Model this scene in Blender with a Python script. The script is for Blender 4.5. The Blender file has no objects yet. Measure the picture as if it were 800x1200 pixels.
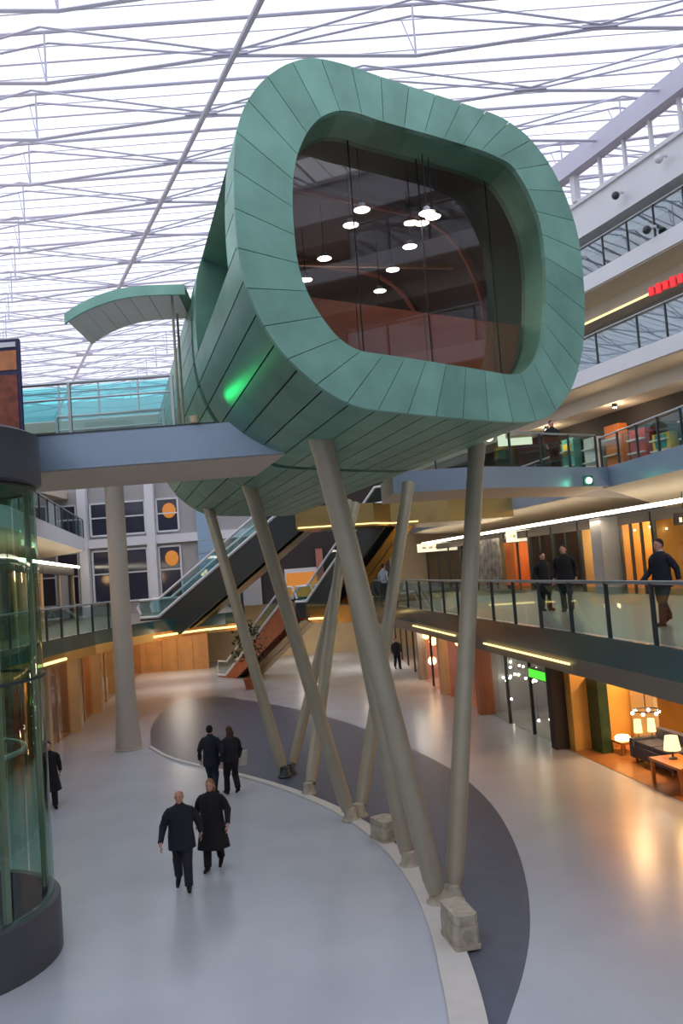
import bpy, bmesh, math, random
from mathutils import Vector, Matrix
random.seed(7)
C = bpy.context.scene.collection
SC = bpy.context.scene
V = Vector

# ------------------------------------------------------------------ camera
FPX = 1000.0
PITCH, ROLL = math.atan(.067), math.atan(.075)
CAM = V((0, 0, 5.8))
FW = V((0, math.cos(PITCH), math.sin(PITCH)))
R0 = V((1, 0, 0)); U0 = V((0, -math.sin(PITCH), math.cos(PITCH)))
RT = R0 * math.cos(ROLL) - U0 * math.sin(ROLL)
UP = R0 * math.sin(ROLL) + U0 * math.cos(ROLL)
cam = bpy.data.cameras.new('camera'); camo = bpy.data.objects.new('camera', cam); C.objects.link(camo)
cam.sensor_fit = 'VERTICAL'; cam.sensor_height = 36; cam.lens = FPX / 1200 * 36
cam.clip_end = 400
m = Matrix((RT, UP, -FW)).transposed().to_4x4(); m.translation = CAM
camo.matrix_world = m
SC.camera = camo

# ------------------------------------------------------------------ sky and exposure
w = bpy.data.worlds.new('sky'); SC.world = w; w.use_nodes = True
bg = w.node_tree.nodes['Background']
bg.inputs[0].default_value = (0.86, 0.91, 1.0, 1); bg.inputs[1].default_value = 1.62
SC.view_settings.view_transform = 'Standard'
SC.view_settings.look = 'None'
SC.view_settings.exposure = 0.0
SC.view_settings.gamma = 1.0
SC.view_settings.use_curve_mapping = False
SC.cycles.transparent_max_bounces = 24

# ------------------------------------------------------------------ pixel helpers (a pixel gives a direction only)
def ray(x, y): return FW + RT * ((x - 400) / FPX) + UP * ((600 - y) / FPX)
def PZ(x, y, z): r = ray(x, y); return CAM + r * ((z - CAM.z) / r.z)
def PY(x, y, d): r = ray(x, y); return CAM + r * (d / r.y)

# ------------------------------------------------------------------ materials
def lin(c): return c / 12.92 if c <= .04045 else ((c + .055) / 1.055) ** 2.4
def rgb(r, g, b): return (lin(r / 255), lin(g / 255), lin(b / 255), 1)
def mat(name, col, rough=.5, metal=0, noise=0, scale=4, rand=0, bump=0, spec=.5, stretch=None, coat=0):
    M = bpy.data.materials.new(name); M.use_nodes = True
    nt = M.node_tree; b = nt.nodes['Principled BSDF']
    b.inputs['Base Color'].default_value = col
    b.inputs['Roughness'].default_value = rough; b.inputs['Metallic'].default_value = metal
    b.inputs['Specular IOR Level'].default_value = spec
    b.inputs['Coat Weight'].default_value = coat
    if noise or rand:
        hsv = nt.nodes.new('ShaderNodeHueSaturation'); hsv.inputs['Color'].default_value = col
        nt.links.new(hsv.outputs[0], b.inputs['Base Color'])
        val = None
        if noise:
            tc = nt.nodes.new('ShaderNodeTexCoord'); n = nt.nodes.new('ShaderNodeTexNoise')
            n.inputs['Scale'].default_value = scale; n.inputs['Detail'].default_value = 5
            if stretch:
                mp = nt.nodes.new('ShaderNodeMapping'); mp.inputs['Scale'].default_value = stretch
                nt.links.new(tc.outputs['Object'], mp.inputs[0]); nt.links.new(mp.outputs[0], n.inputs[0])
            else: nt.links.new(tc.outputs['Object'], n.inputs[0])
            mr = nt.nodes.new('ShaderNodeMapRange')
            mr.inputs[1].default_value = .3; mr.inputs[2].default_value = .7
            mr.inputs[3].default_value = 1 - noise; mr.inputs[4].default_value = 1 + noise
            nt.links.new(n.outputs[0], mr.inputs[0]); val = mr.outputs[0]
        if rand:
            oi = nt.nodes.new('ShaderNodeObjectInfo'); m2 = nt.nodes.new('ShaderNodeMapRange')
            m2.inputs[3].default_value = 1 - rand; m2.inputs[4].default_value = 1 + rand
            nt.links.new(oi.outputs['Random'], m2.inputs[0])
            if val:
                mu = nt.nodes.new('ShaderNodeMath'); mu.operation = 'MULTIPLY'
                nt.links.new(val, mu.inputs[0]); nt.links.new(m2.outputs[0], mu.inputs[1]); val = mu.outputs[0]
            else: val = m2.outputs[0]
        nt.links.new(val, hsv.inputs['Value'])
    return M
def emit(name, col, s):
    M = bpy.data.materials.new(name); M.use_nodes = True; nt = M.node_tree
    b = nt.nodes['Principled BSDF']; b.inputs['Base Color'].default_value = (col[0] * .15, col[1] * .15, col[2] * .15, 1)
    b.inputs['Emission Color'].default_value = col; b.inputs['Emission Strength'].default_value = s
    return M
def glass(name, tint, refl=.08, rough=.02, dens=1):
    M = bpy.data.materials.new(name); M.use_nodes = True; nt = M.node_tree; nt.nodes.clear()
    o = nt.nodes.new('ShaderNodeOutputMaterial'); t = nt.nodes.new('ShaderNodeBsdfTransparent')
    t.inputs[0].default_value = tint
    g = nt.nodes.new('ShaderNodeBsdfGlossy'); g.inputs['Roughness'].default_value = rough
    f = nt.nodes.new('ShaderNodeLayerWeight'); f.inputs[0].default_value = .5
    pw = nt.nodes.new('ShaderNodeMath'); pw.operation = 'POWER'; pw.inputs[1].default_value = 4
    nt.links.new(f.outputs['Facing'], pw.inputs[0])
    a = nt.nodes.new('ShaderNodeMath'); a.operation = 'MULTIPLY_ADD'
    a.inputs[1].default_value = .6 * dens; a.inputs[2].default_value = refl
    a.use_clamp = True
    nt.links.new(pw.outputs[0], a.inputs[0])
    mx = nt.nodes.new('ShaderNodeMixShader')
    nt.links.new(a.outputs[0], mx.inputs[0]); nt.links.new(t.outputs[0], mx.inputs[1]); nt.links.new(g.outputs[0], mx.inputs[2])
    nt.links.new(mx.outputs[0], o.inputs[0])
    return M
M = {}
M['floor'] = mat('pale_polished_stone', rgb(192, 196, 206), .24, 0, .05, .7, spec=.5)
M['inlay'] = mat('dark_slate_floor', rgb(92, 96, 112), .35, 0, .1, 3)
M['kerb'] = mat('kerb_stone', rgb(214, 208, 202), .5, 0, .05, 3)
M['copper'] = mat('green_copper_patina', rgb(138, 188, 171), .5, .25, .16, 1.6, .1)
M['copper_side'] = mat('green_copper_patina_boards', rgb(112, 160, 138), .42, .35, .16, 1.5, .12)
M['joint'] = mat('green_joint', rgb(58, 88, 76), .7)
M['core'] = mat('dark_joint', rgb(34, 40, 38), .7)
M['pod_in'] = mat('dark_lining', rgb(80, 74, 84), .6)
M['brown'] = mat('red_brown_wood', rgb(172, 98, 64), .45, 0, .12, 3, .05, stretch=(1, 1, .2))
M['leg'] = mat('warm_grey_steel_paint', rgb(168, 159, 138), .4, .1, .04, 2)
M['stone'] = mat('rough_grey_stone', rgb(178, 168, 150), .8, 0, .25, 6)
M['fascia'] = mat('blue_grey_metal', rgb(150, 168, 188), .35, .3, .05, 1)
M['soffit'] = mat('warm_plaster', rgb(206, 192, 174), .7, 0, .03, 1)
M['white'] = mat('white_paint', rgb(226, 226, 232), .5, 0, .02, 1)
M['truss'] = mat('white_steel', rgb(206, 203, 222), .4, .1)
M['steel'] = mat('brushed_steel', rgb(176, 182, 186), .3, .8)
M['darksteel'] = mat('dark_steel', rgb(70, 76, 80), .4, .5)
M['plinth'] = mat('dark_grey_plinth', rgb(84, 84, 90), .4, .2, .05, 2)
M['grey_wall'] = mat('grey_render', rgb(172, 168, 168), .7, 0, .05, 1)
M['column'] = mat('pale_column_paint', rgb(190, 180, 170), .6, 0, .04, 2)
M['blue_panel'] = mat('pale_blue_panel', rgb(150, 180, 206), .5)
M['yellow_wall'] = mat('cream_wall', rgb(214, 196, 140), .7)
M['taupe'] = mat('taupe_metal', rgb(124, 116, 104), .5, .1)
M['bronze'] = mat('bronze_cladding', rgb(190, 160, 104), .25, .85, .1, 2)
M['gallery_floor'] = mat('gallery_floor_stone', rgb(150, 138, 126), .3, 0, .06, 1)
M['teal'] = mat('teal_glass_fascia', rgb(62, 100, 102), .12, .1, .04, 1, spec=.8)
M['wood'] = mat('orange_wood', rgb(190, 118, 56), .4, 0, .15, 3, stretch=(1, 1, .2))
M['rubber'] = mat('black_rubber', rgb(26, 28, 30), .5)
M['dark'] = mat('dark_shop_wall', rgb(54, 46, 44), .7)
M['glass'] = glass('clear_teal_glass', (.78, .92, .92, 1), .07)
M['glass_blue'] = glass('blue_glass', (.62, .78, .86, 1), .22)
M['glass_lift'] = glass('green_lift_glass', (.54, .8, .7, 1), .13)
M['glass_pod'] = glass('smoked_window_glass', (.72, .67, .70, 1), .12)
M['glass_shop'] = glass('shop_glass', (.92, .92, .9, 1), .05)
M['glass_roof'] = glass('roof_glass', (.97, .965, .98, 1), .02, .02, .3)
M['glass_term'] = glass('turquoise_glass', (.5, .86, .88, 1), .1)
M['strip'] = emit('strip_light', (1, .9, .68, 1), 7)
M['goldlight'] = emit('gold_light', (1, .76, .3, 1), 2.2)
M['lamp'] = emit('lamp_white', (1, .92, .75, 1), 22)
M['lamp_warm'] = emit('lamp_warm', (1, .62, .25, 1), 9)
M['green_lamp'] = emit('green_lamp', (.2, 1, .5, 1), 14)
M['green_sign'] = emit('green_sign', (.1, .8, .05, 1), 1.1)
M['red_sign'] = emit('red_sign', (.95, .03, .04, 1), .9)
M['cream_sign'] = emit('cream_sign', (1, .9, .66, 1), 1.1)
M['amber'] = mat('amber_wall', rgb(214, 164, 84), .6, 0, .15, 1.2)
M['shop_orange'] = mat('orange_wall', rgb(206, 118, 60), .6, 0, .15, 1)
M['shop_red'] = mat('dark_red_wall', rgb(110, 48, 44), .6, 0, .1, 1)
M['shop_cream'] = mat('cream_shop_wall', rgb(214, 190, 150), .6, 0, .08, 1)
M['shop_grey'] = mat('grey_shop_wall', rgb(150, 150, 152), .6, 0, .1, 1)
M['shop_pink'] = mat('pink_shop_wall', rgb(186, 120, 108), .6, 0, .1, 1)
M['shop_floor'] = mat('shop_floor_oak', rgb(176, 120, 70), .3, 0, .12, 2)
M['green_leaf'] = mat('dark_leaf', rgb(48, 76, 48), .5, 0, .3, 4, .2)

# ------------------------------------------------------------------ mesh helpers
class MB:
    def __init__(s): s.v = []; s.f = []; s.m = []
    def add(s, vs, fs, mi=0):
        o = len(s.v); s.v += [tuple(x) for x in vs]; s.f += [tuple(i + o for i in f) for f in fs]; s.m += [mi] * len(fs)
    def box(s, c, d, rz=0, mi=0):
        cx, cy, cz = c; a, b, e = d[0] / 2, d[1] / 2, d[2] / 2; co, si = math.cos(rz), math.sin(rz)
        vs = [(cx + x * co - y * si, cy + x * si + y * co, cz + z) for z in (-e, e) for x, y in ((-a, -b), (a, -b), (a, b), (-a, b))]
        s.add(vs, [(3, 2, 1, 0), (4, 5, 6, 7), (0, 1, 5, 4), (1, 2, 6, 5), (2, 3, 7, 6), (3, 0, 4, 7)], mi); return s
    def hexa(s, b, t, mi=0):
        s.add(list(b) + list(t), [(3, 2, 1, 0), (4, 5, 6, 7), (0, 1, 5, 4), (1, 2, 6, 5), (2, 3, 7, 6), (3, 0, 4, 7)], mi); return s
    def prism(s, poly, z0, z1, mi=0):
        n = len(poly)
        vs = [(p[0], p[1], z0) for p in poly] + [(p[0], p[1], z1) for p in poly]
        s.add(vs, [tuple(range(n - 1, -1, -1)), tuple(range(n, 2 * n))] + [(i, (i + 1) % n, n + (i + 1) % n, n + i) for i in range(n)], mi); return s
    def tube(s, path, r, n=10, mi=0, cap=True, closed=False):
        path = [V(p) for p in path]; k = len(path)
        rr = r if isinstance(r, (list, tuple)) else [r] * k
        up = V((0, 0, 1)); rings = []
        for i, p in enumerate(path):
            if closed: t = path[(i + 1) % k] - path[i - 1]
            else: t = path[min(i + 1, k - 1)] - path[max(i - 1, 0)]
            t.normalize()
            x = t.cross(up)
            if x.length < .05: x = t.cross(V((1, 0, 0)))
            x.normalize(); y = x.cross(t)
            rings.append([p + (x * math.cos(j * 2 * math.pi / n) + y * math.sin(j * 2 * math.pi / n)) * rr[i] for j in range(n)])
        vs = [q for g in rings for q in g]; fs = []
        for i in range(k if closed else k - 1):
            i2 = (i + 1) % k
            for j in range(n): fs.append((i * n + j, i * n + (j + 1) % n, i2 * n + (j + 1) % n, i2 * n + j))
        if cap and not closed: fs += [tuple(range(n - 1, -1, -1)), tuple(range((k - 1) * n, k * n))]
        s.add(vs, fs, mi); return s
    def lathe(s, prof, n=20, c=(0, 0, 0), mi=0, a0=0, a1=2 * math.pi):
        full = abs(a1 - a0 - 2 * math.pi) < 1e-6; k = n if full else n + 1
        vs = [(c[0] + r * math.cos(a0 + (a1 - a0) * j / n), c[1] + r * math.sin(a0 + (a1 - a0) * j / n), c[2] + z) for r, z in prof for j in range(k)]
        fs = []
        for i in range(len(prof) - 1):
            for j in range(n):
                j2 = (j + 1) % k; fs.append((i * k + j, i * k + j2, (i + 1) * k + j2, (i + 1) * k + j))
        s.add(vs, fs, mi); return s
    def ball(s, c, r, n=12, mi=0):
        rx, ry, rz = r if isinstance(r, (tuple, list)) else (r, r, r); k = n // 2
        vs = [(c[0] + rx * math.sin(math.pi * i / k) * math.cos(2 * math.pi * j / n), c[1] + ry * math.sin(math.pi * i / k) * math.sin(2 * math.pi * j / n), c[2] - rz * math.cos(math.pi * i / k)) for i in range(k + 1) for j in range(n)]
        s.add(vs, [(i * n + j, i * n + (j + 1) % n, (i + 1) * n + (j + 1) % n, (i + 1) * n + j) for i in range(k) for j in range(n)], mi); return s
    def mesh(s, name, ms, smooth=False):
        me = bpy.data.meshes.new(name); me.from_pydata(s.v, [], s.f)
        ms = ms if isinstance(ms, (list, tuple)) else [ms]
        for x in ms: me.materials.append(M[x] if isinstance(x, str) else x)
        if len(ms) > 1: me.polygons.foreach_set('material_index', s.m)
        bm = bmesh.new(); bm.from_mesh(me); bmesh.ops.remove_doubles(bm, verts=bm.verts, dist=1e-5)
        bmesh.ops.recalc_face_normals(bm, faces=bm.faces); bm.to_mesh(me); bm.free()
        if smooth:
            me.polygons.foreach_set('use_smooth', [True] * len(me.polygons))
            me.set_sharp_from_angle(angle=math.radians(40))
        return me
    def build(s, name, ms, parent=None, smooth=False):
        return put(name, s.mesh(name, ms, smooth), parent)
def put(name, me, parent=None):
    o = bpy.data.objects.new(name, me); C.objects.link(o)
    if parent:
        o.parent = parent; o.matrix_parent_inverse = parent_inv(parent)
    return o
def world_of(p):
    m = Matrix.LocRotScale(p.location, p.rotation_euler, p.scale)
    return world_of(p.parent) @ p.matrix_parent_inverse @ m if p.parent else m
def parent_inv(p): return world_of(p).inverted()
def child(name, me, parent, loc=(0, 0, 0), rz=0):     # placed in the parent's own space
    o = bpy.data.objects.new(name, me); C.objects.link(o); o.parent = parent
    o.location = loc; o.rotation_euler = (0, 0, rz); return o
def tag(o, label=None, cat=None, group=None, kind=None):
    if label: o['label'] = label
    if cat: o['category'] = cat
    if group: o['group'] = group
    if kind: o['kind'] = kind
    return o
def thing(name, label, cat, loc=(0, 0, 0), rz=0, group=None):
    o = bpy.data.objects.new(name, None); C.objects.link(o); o.empty_display_size = .2
    o.location = loc; o.rotation_euler = (0, 0, rz)
    return tag(o, label, cat, group)
def struct(o, label=None, cat=None): return tag(o, label, cat, None, 'structure')
def copy_tree(o, parent=None):
    c = o.copy(); C.objects.link(c); c.parent = parent
    for ch in list(o.children):
        if ch is not c: copy_tree(ch, c)
    return c
def lerp(a, b, t): return a + (b - a) * t
def along(poly, step):
    """points about `step` apart on a polyline of (x, y), corners kept"""
    out = []
    for a, b in zip(poly, poly[1:]):
        L = math.dist(a, b); n = max(1, round(L / step))
        for i in range(n): out.append((lerp(a[0], b[0], i / n), lerp(a[1], b[1], i / n)))
    out.append(poly[-1]); return out
def smooth2(pts, it=2):
    for _ in range(it):
        o = [pts[0]]
        for a, b in zip(pts, pts[1:]):
            o += [tuple(lerp(x, y, .25) for x, y in zip(a, b)), tuple(lerp(x, y, .75) for x, y in zip(a, b))]
        o.append(pts[-1]); pts = o
    return pts
def area_light(name, loc, size, col, power, rot=(0, 0, 0), size_y=None, parent=None):
    L = bpy.data.lights.new(name, 'AREA'); L.energy = power; L.color = col; L.size = size
    if size_y: L.shape = 'RECTANGLE'; L.size_y = size_y
    o = bpy.data.objects.new(name, L); C.objects.link(o); o.location = loc; o.rotation_euler = rot
    if parent: o.parent = parent; o.matrix_parent_inverse = parent_inv(parent)
    return o
def point_light(name, loc, col, power, r=.1, parent=None):
    L = bpy.data.lights.new(name, 'POINT'); L.energy = power; L.color = col; L.shadow_soft_size = r
    o = bpy.data.objects.new(name, L); C.objects.link(o); o.location = loc
    if parent: o.parent = parent; o.matrix_parent_inverse = parent_inv(parent)
    return o

F1, F2, FT, F3, F4, RF = 4.15, 8.6, 11.5, 12.6, 16.6, 23.0

# ================================================================== SETTING
# ---- ground floor
mb = MB(); mb.add([(-40, -26, 0), (34, -26, 0), (34, 78, 0), (-40, 78, 0)], [(0, 1, 2, 3)])
struct(mb.build('floor', 'floor'), 'pale polished stone floor of the shopping hall', 'floor')
outer = [(176, 868), (176, 852), (190, 833), (215, 820), (255, 815), (300, 822), (345, 830), (420, 850), (500, 885), (545, 912), (580, 945), (605, 990), (619, 1040), (622, 1090), (614, 1140), (597, 1190), (585, 1225)]
inner = [(178, 876), (200, 889), (240, 899), (300, 912), (360, 931), (420, 958), (470, 995), (505, 1035), (532, 1082), (552, 1130), (566, 1175), (577, 1225)]
po = [PZ(x, y, 0).xy for x, y in outer]; pi_ = [PZ(x, y, 0).xy for x, y in inner]
po = smooth2([tuple(p) for p in po], 2); pi_ = smooth2([tuple(p) for p in pi_], 2)
mb = MB(); mb.prism(po + pi_[::-1], -.01, .006)
struct(mb.build('floor_inlay', 'inlay'), 'dark slate crescent laid into the pale floor', 'floor')
mb = MB(); vs = []
for i, p in enumerate(pi_):
    a = V(pi_[max(i - 1, 0)]); b = V(pi_[min(i + 1, len(pi_) - 1)]); t = (b - a).normalized(); nn = V((t.y, -t.x))
    if nn.dot(V((-1, -.4))) < 0: nn = -nn
    f = i / (len(pi_) - 1); wd = .12 + .36 * min(1, max(0, (f - .2) * 1.6)); q = V(p) + nn * wd
    vs += [(p[0], p[1], .05), (q.x, q.y, .05), (q.x, q.y, 0), (p[0], p[1], 0)]
fs = []
for i in range(len(pi_) - 1):
    a = 4 * i; b = a + 4; fs += [(a, a + 1, b + 1, b), (a + 1, a + 2, b + 2, b + 1), (a + 3, a, b, b + 3)]
mb.add(vs, fs); struct(mb.build('trim_1', 'kerb'), 'pale stone kerb along the dark inlay', 'kerb')

# ---- outer shell
def wall(name, p0, p1, z0, z1, m_='white', th=.25, label=None):
    d = (V(p1) - V(p0)); L = d.length; c = (V(p0) + V(p1)) / 2
    return struct(MB().box((c.x, c.y, (z0 + z1) / 2), (L, th, z1 - z0), math.atan2(d.y, d.x)).build(name, m_), label, 'wall' if label else None)
wall('wall_left', (-38, -26), (-38, 78), 0, RF)
wall('wall_back', (-38, 78), (34, 78), 0, RF)
wall('wall_front', (-38, -26), (34, -26), 0, RF)
wall('wall_right', (30, -26), (30, 78), 0, RF)

# ---- gallery slabs, fascias, railings
def slab(name, edge, back, z, zb, zsb, m_='soffit', label=None):
    """edge and back: (x, y) polylines of equal length; z top, zb underside at the edge, zsb underside at the back"""
    mb = MB(); n = len(edge)
    vs = []
    for e, b in zip(edge, back): vs += [(e[0], e[1], z), (b[0], b[1], z), (b[0], b[1], zsb), (e[0], e[1], zb)]
    fs = []
    for i in range(n - 1):
        a = 4 * i; c = a + 4
        for j in range(4): fs.append((a + j, a + (j + 1) % 4, c + (j + 1) % 4, c + j))
    fs += [(0, 1, 2, 3), (4 * n - 1, 4 * n - 2, 4 * n - 3, 4 * n - 4)]
    mb.add(vs, fs); mb.m = [1 if k < 4 * (n - 1) and k % 4 == 0 else 0 for k in range(len(mb.f))]
    return struct(mb.build(name, [m_, 'gallery_floor']), label, 'gallery' if label else None)
NT = [1]
def band(edge, z0, z1, off, m_, label=None, th=.06):
    """thin strip that follows an edge, pushed out of it by `off` to its right hand side"""
    NT[0] += 1; mb = MB(); n = len(edge); vs = []
    for i, p in enumerate(edge):
        t = (V(edge[min(i + 1, n - 1)]) - V(edge[max(i - 1, 0)])).normalized(); nn = V((t.y, -t.x))
        a = V(p) + nn * off; b = V(p) + nn * (off + th)
        vs += [(a.x, a.y, z0), (b.x, b.y, z0), (b.x, b.y, z1), (a.x, a.y, z1)]
    fs = []
    for i in range(n - 1):
        a = 4 * i; c = a + 4
        for j in range(4): fs.append((a + j, a + (j + 1) % 4, c + (j + 1) % 4, c + j))
    fs += [(0, 1, 2, 3), (4 * n - 1, 4 * n - 2, 4 * n - 3, 4 * n - 4)]
    mb.add(vs, fs); return struct(mb.build('trim_%d' % NT[0], m_), label, 'trim' if label else None)
POST = MB().box((0, 0, .5), (.05, .07, 1.0)).mesh('post', 'darksteel')
POSTW = MB().box((0, 0, .5), (.05, .07, 1.0)).mesh('post', 'steel')
def railing(edge, z, label, h=1.05, step=1.5, gm='glass', postm=POST, mid=False, rail='steel', group=None, glz=.04):
    pts = along(edge, step)
    t = thing('glass_railing', label, 'railing', (pts[0][0], pts[0][1], z), 0, group)
    pl = [V((p[0], p[1], z + h)) for p in pts]
    MB().tube(pl, .035, 8).build('handrail', rail, t, True)
    if mid: MB().tube([p - V((0, 0, .3)) for p in pl], .02, 6).build('middle_rail', rail, t, True)
    for i, p in enumerate(pts):
        q = pts[min(i + 1, len(pts) - 1)]; o = pts[max(i - 1, 0)]
        a = math.atan2(q[1] - o[1], q[0] - o[0])
        po_ = put('post', postm, t); po_.location = (p[0], p[1], z); po_.rotation_euler = (0, 0, a); po_.scale = (1, 1, h)
    for a, b in zip(pts, pts[1:]):
        d = V(b) - V(a); L = d.length - .08; c = (V(a) + V(b)) / 2
        MB().box((c.x, c.y, z + glz + (h - .12) / 2), (L, .012, h - .14), math.atan2(d.y, d.x)).build('glass_pane', gm, t)
    return t

# right hand side (edges run away from the camera, so the atrium lies on their left)
Rg = [(10.5, -26), (9.0, 6), (7.25, 19.7), (6.3, 24.85), (4.75, 33.8), (3.3, 44), (2.2, 54), (1.8, 60)]
E1 = smooth2([(7.6, -26), (6.5, 3), (5.15, 13.4), (3.65, 23.4), (2.2, 33), (1.2, 38.5)], 1)
S1 = [(13.4, -26), (12.6, 10), (10.9, 26.7), (9.6, 35), (7.2, 50), (5.6, 60)]
E2 = [(11.6, -26), (10.6, 12), (9.9, 24.3), (9.2, 29.7)]
E2b = [(8.9, 32.6), (6.6, 46), (5.4, 53), (4.6, 60)]
E3 = smooth2([(16.2, -26), (15.6, 17), (11.15, 28.2), (9.5, 32.3), (7.4, 38.5), (4.5, 48), (1.5, 60)], 1)
U4 = smooth2([(17.2, -26), (16.5, 17), (12.3, 28.2), (10.3, 33.5), (7.6, 40), (3.5, 50), (0, 60)], 1)
def shift(poly, dx): return [(p[0] + dx, p[1]) for p in poly]
rev = lambda p: p[::-1]
slab('floor_gallery_first', E1, shift(E1, 12), F1, F1 - .82, F1 - .82, 'soffit', 'first floor gallery slab above the ground floor shops')
band(rev(E1), F1 - .5, F1 + .02, .0, 'teal', 'teal glass edge of the first floor gallery')
band(rev(E1), F1 - .84, F1 - .5, .0, 'taupe', 'grey lower edge band of the first floor gallery')
railing([p for p in E1 if -2 < p[1]], F1, 'glass and steel railing along the first floor gallery above the lit ground floor shops', 1.05, 1.6)
slab('floor_gallery_second', E2, [(p[0] + 2.2 if p[1] > 20 else p[0] + 2.4, p[1]) for p in E2], F2, F2 - .68, 7.05, 'soffit', 'second floor gallery slab with a sloping plaster soffit')
slab('floor_gallery_second_rear', shift(E2, 2.15), shift(E2, 10), F2, 7.05, 7.05, 'soffit')
band(rev(E2), F2 - .68, F2 + .02, .0, 'fascia', 'blue grey edge band of the second floor gallery')
railing([p for p in along(E2, 3) if p[1] > 8], F2, 'blue glass railing along the second floor gallery near the green lamp', 1.1, 1.5, 'glass')
slab('floor_gallery_second_far', E2b, shift(E2b, 8), F2, F2 - .7, 7.1, 'soffit')
band(rev(E2b), F2 - .68, F2 + .02, .0, 'fascia')
railing(E2b, F2, 'glass railing of the second floor gallery beyond the cross bridge', 1.1, 1.8)
slab('floor_gallery_third', E3, shift(E3, 1.1), F3, F3 - .55, F3 - .75, 'soffit', 'third floor gallery slab with stepped plaster soffit')
slab('floor_gallery_third_rear', shift(E3, 1.0), shift(E3, 11), F3 - .02, F3 - 1.25, F3 - 1.25, 'soffit')
band(rev(E3), F3 - .5, F3 + .05, .0, 'white')
railing([p for p in E3 if 4 < p[1] < 48], F3, 'blue glass railing along the third floor gallery under the red sign', 1.25, 1.5, 'glass_blue')
slab('floor_gallery_fourth', U4, shift(U4, 1.3), F4, F4 - .6, F4 - .8, 'soffit', 'fourth floor gallery slab below the white parapet')
slab('floor_gallery_fourth_rear', shift(U4, 1.2), shift(U4, 11), F4 - .02, F4 - 1.35, F4 - 1.35, 'soffit')
band(rev(U4), F4 - .55, F4 + .05, .0, 'white')
railing([p for p in U4 if 4 < p[1] < 50], F4, 'blue glass railing along the top gallery beneath the white parapet', 1.25, 1.5, 'glass_blue')
U5 = shift(U4, .25)
slab('wall_parapet', U5, shift(U5, 1.2), 19.75, 18.4, 18.1, 'white', 'white parapet band below the clerestory windows')
slab('wall_parapet_rear', shift(U5, 1.1), shift(U5, 11), 19.7, 18.0, 18.0, 'soffit')
for z0, z1, dx, nm in ((F2, F3 - 1.2, 2.6, 'wall_second'), (F3, F4 - 1.3, 3.4, 'wall_third'), (F4, 18.0, 3.2, 'wall_fourth')):
    e = {0: E3, 1: E3, 2: U4}[(F2, F3, F4).index(z0)]
    mb = MB(); e2 = shift(e, dx)
    for a, b in zip(e2, e2[1:]): mb.add([(a[0], a[1], z0), (b[0], b[1], z0), (b[0], b[1], z1), (a[0], a[1], z1)], [(0, 1, 2, 3)])
    struct(mb.build(nm, 'dark' if z0 == F2 else 'grey_wall'))
# clerestory: sill, mullions, panes, roof edge beam
ub = U4
band(rev(U4), 20.95, 21.75, -.35, 'truss', 'broad grey roof edge beam above the clerestory', .5)
band(rev(U4), 19.7, 19.85, -.32, 'white', None, .2)
cw = thing('window_1', 'clerestory window band between the parapet and the roof beam', 'window'); struct(cw)
pts = along([p for p in U4 if 10 < p[1] < 50], 1.55)
MULL = MB().box((0, 0, .55), (.1, .14, 1.1)).mesh('mullion', 'white')
for i, (a, b) in enumerate(zip(pts, pts[1:])):
    d = V(b) - V(a)
    o = put('mullion', MULL, cw); o.location = (a[0] + .2, a[1], 19.85); o.rotation_euler = (0, 0, math.atan2(d.y, d.x))
    if i % 5 == 0: o.scale = (2.6, 2, 1)
    c = (V(a) + V(b)) / 2
    MB().box((c.x + .2, c.y, 20.4), (d.length - .1, .02, 1.1), math.atan2(d.y, d.x)).build('pane', 'glass_roof', cw)

# ---- left hand side
Lg = [(-11, -26), (-11, 20), (-11.4, 33.4), (-13.1, 48), (-14, 58)]
L1 = smooth2([(-10.6, -26), (-10.3, 12), (-10.2, 26), (-9.9, 31), (-9.0, 36.5), (-7.2, 39.6), (-5.4, 40.6), (-5.0, 42), (-6.6, 48), (-8.4, 54), (-8.6, 60)], 1)
S1L = [(-12.2, -26), (-12.2, 20), (-12.4, 32), (-16, 51)]
L2 = [(-11.2, -26), (-11, 12), (-10.6, 27), (-14.6, 48)]
slab('floor_gallery_left', L1, [(-22, p[1]) for p in L1], F1, F1 - .82, F1 - .82, 'soffit', 'first floor gallery slab opposite the lit shops')
band(L1, F1 - .5, F1 + .02, .0, 'teal', 'teal glass gallery edge beside the lift')
band(L1, F1 - .84, F1 - .5, .0, 'bronze', 'bronze lower edge of the gallery beside the lift')
railing([p for p in L1 if 18 < p[1] < 37.2 and p[0] < -8.6], F1, 'glass railing of the curved gallery around the tapered column', 1.05, 1.5)
railing([p for p in L1 if p[1] > 41.2], F1, 'glass railing along the escalator hollow below the grey facade', 1.05, 1.7)
slab('floor_gallery_left_second', L2, [(-22, p[1]) for p in L2], F2, F2 - .7, 7.1, 'soffit', 'second floor slab above the curved gallery')
band(L2, F2 - .7, F2, .0, 'white')
railing([p for p in along(L2, 4) if p[1] > 20], F2, 'glass railing on the second floor above the curved gallery', 1.05, 1.8)
LT = [(-13, -26), (-12.6, 24), (-12.0, 28.6), (-5.2, 28.6), (-5.0, 40), (-5, 52)]
mb = MB().prism([(-13, -26), (-12.6, 24), (-12.0, 28.6), (-5.2, 28.6), (-5.0, 33), (-16, 33), (-16, -26)], FT - .35, FT)
struct(mb.build('floor_terrace', 'soffit'), 'upper terrace slab carried by the tapered column', 'floor')
mb = MB().prism([(-16, -26), (-16, 50), (-38, 50), (-38, -26)], FT - .4, FT - .02)
struct(mb.build('ceiling_lift_side', 'soffit'))
mb = MB().prism([(-38, 50), (-5, 50), (2, 60), (1.5, 78), (-38, 78)], 12.0, 12.35)
struct(mb.build('floor_terrace_rear', 'soffit'))
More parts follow.
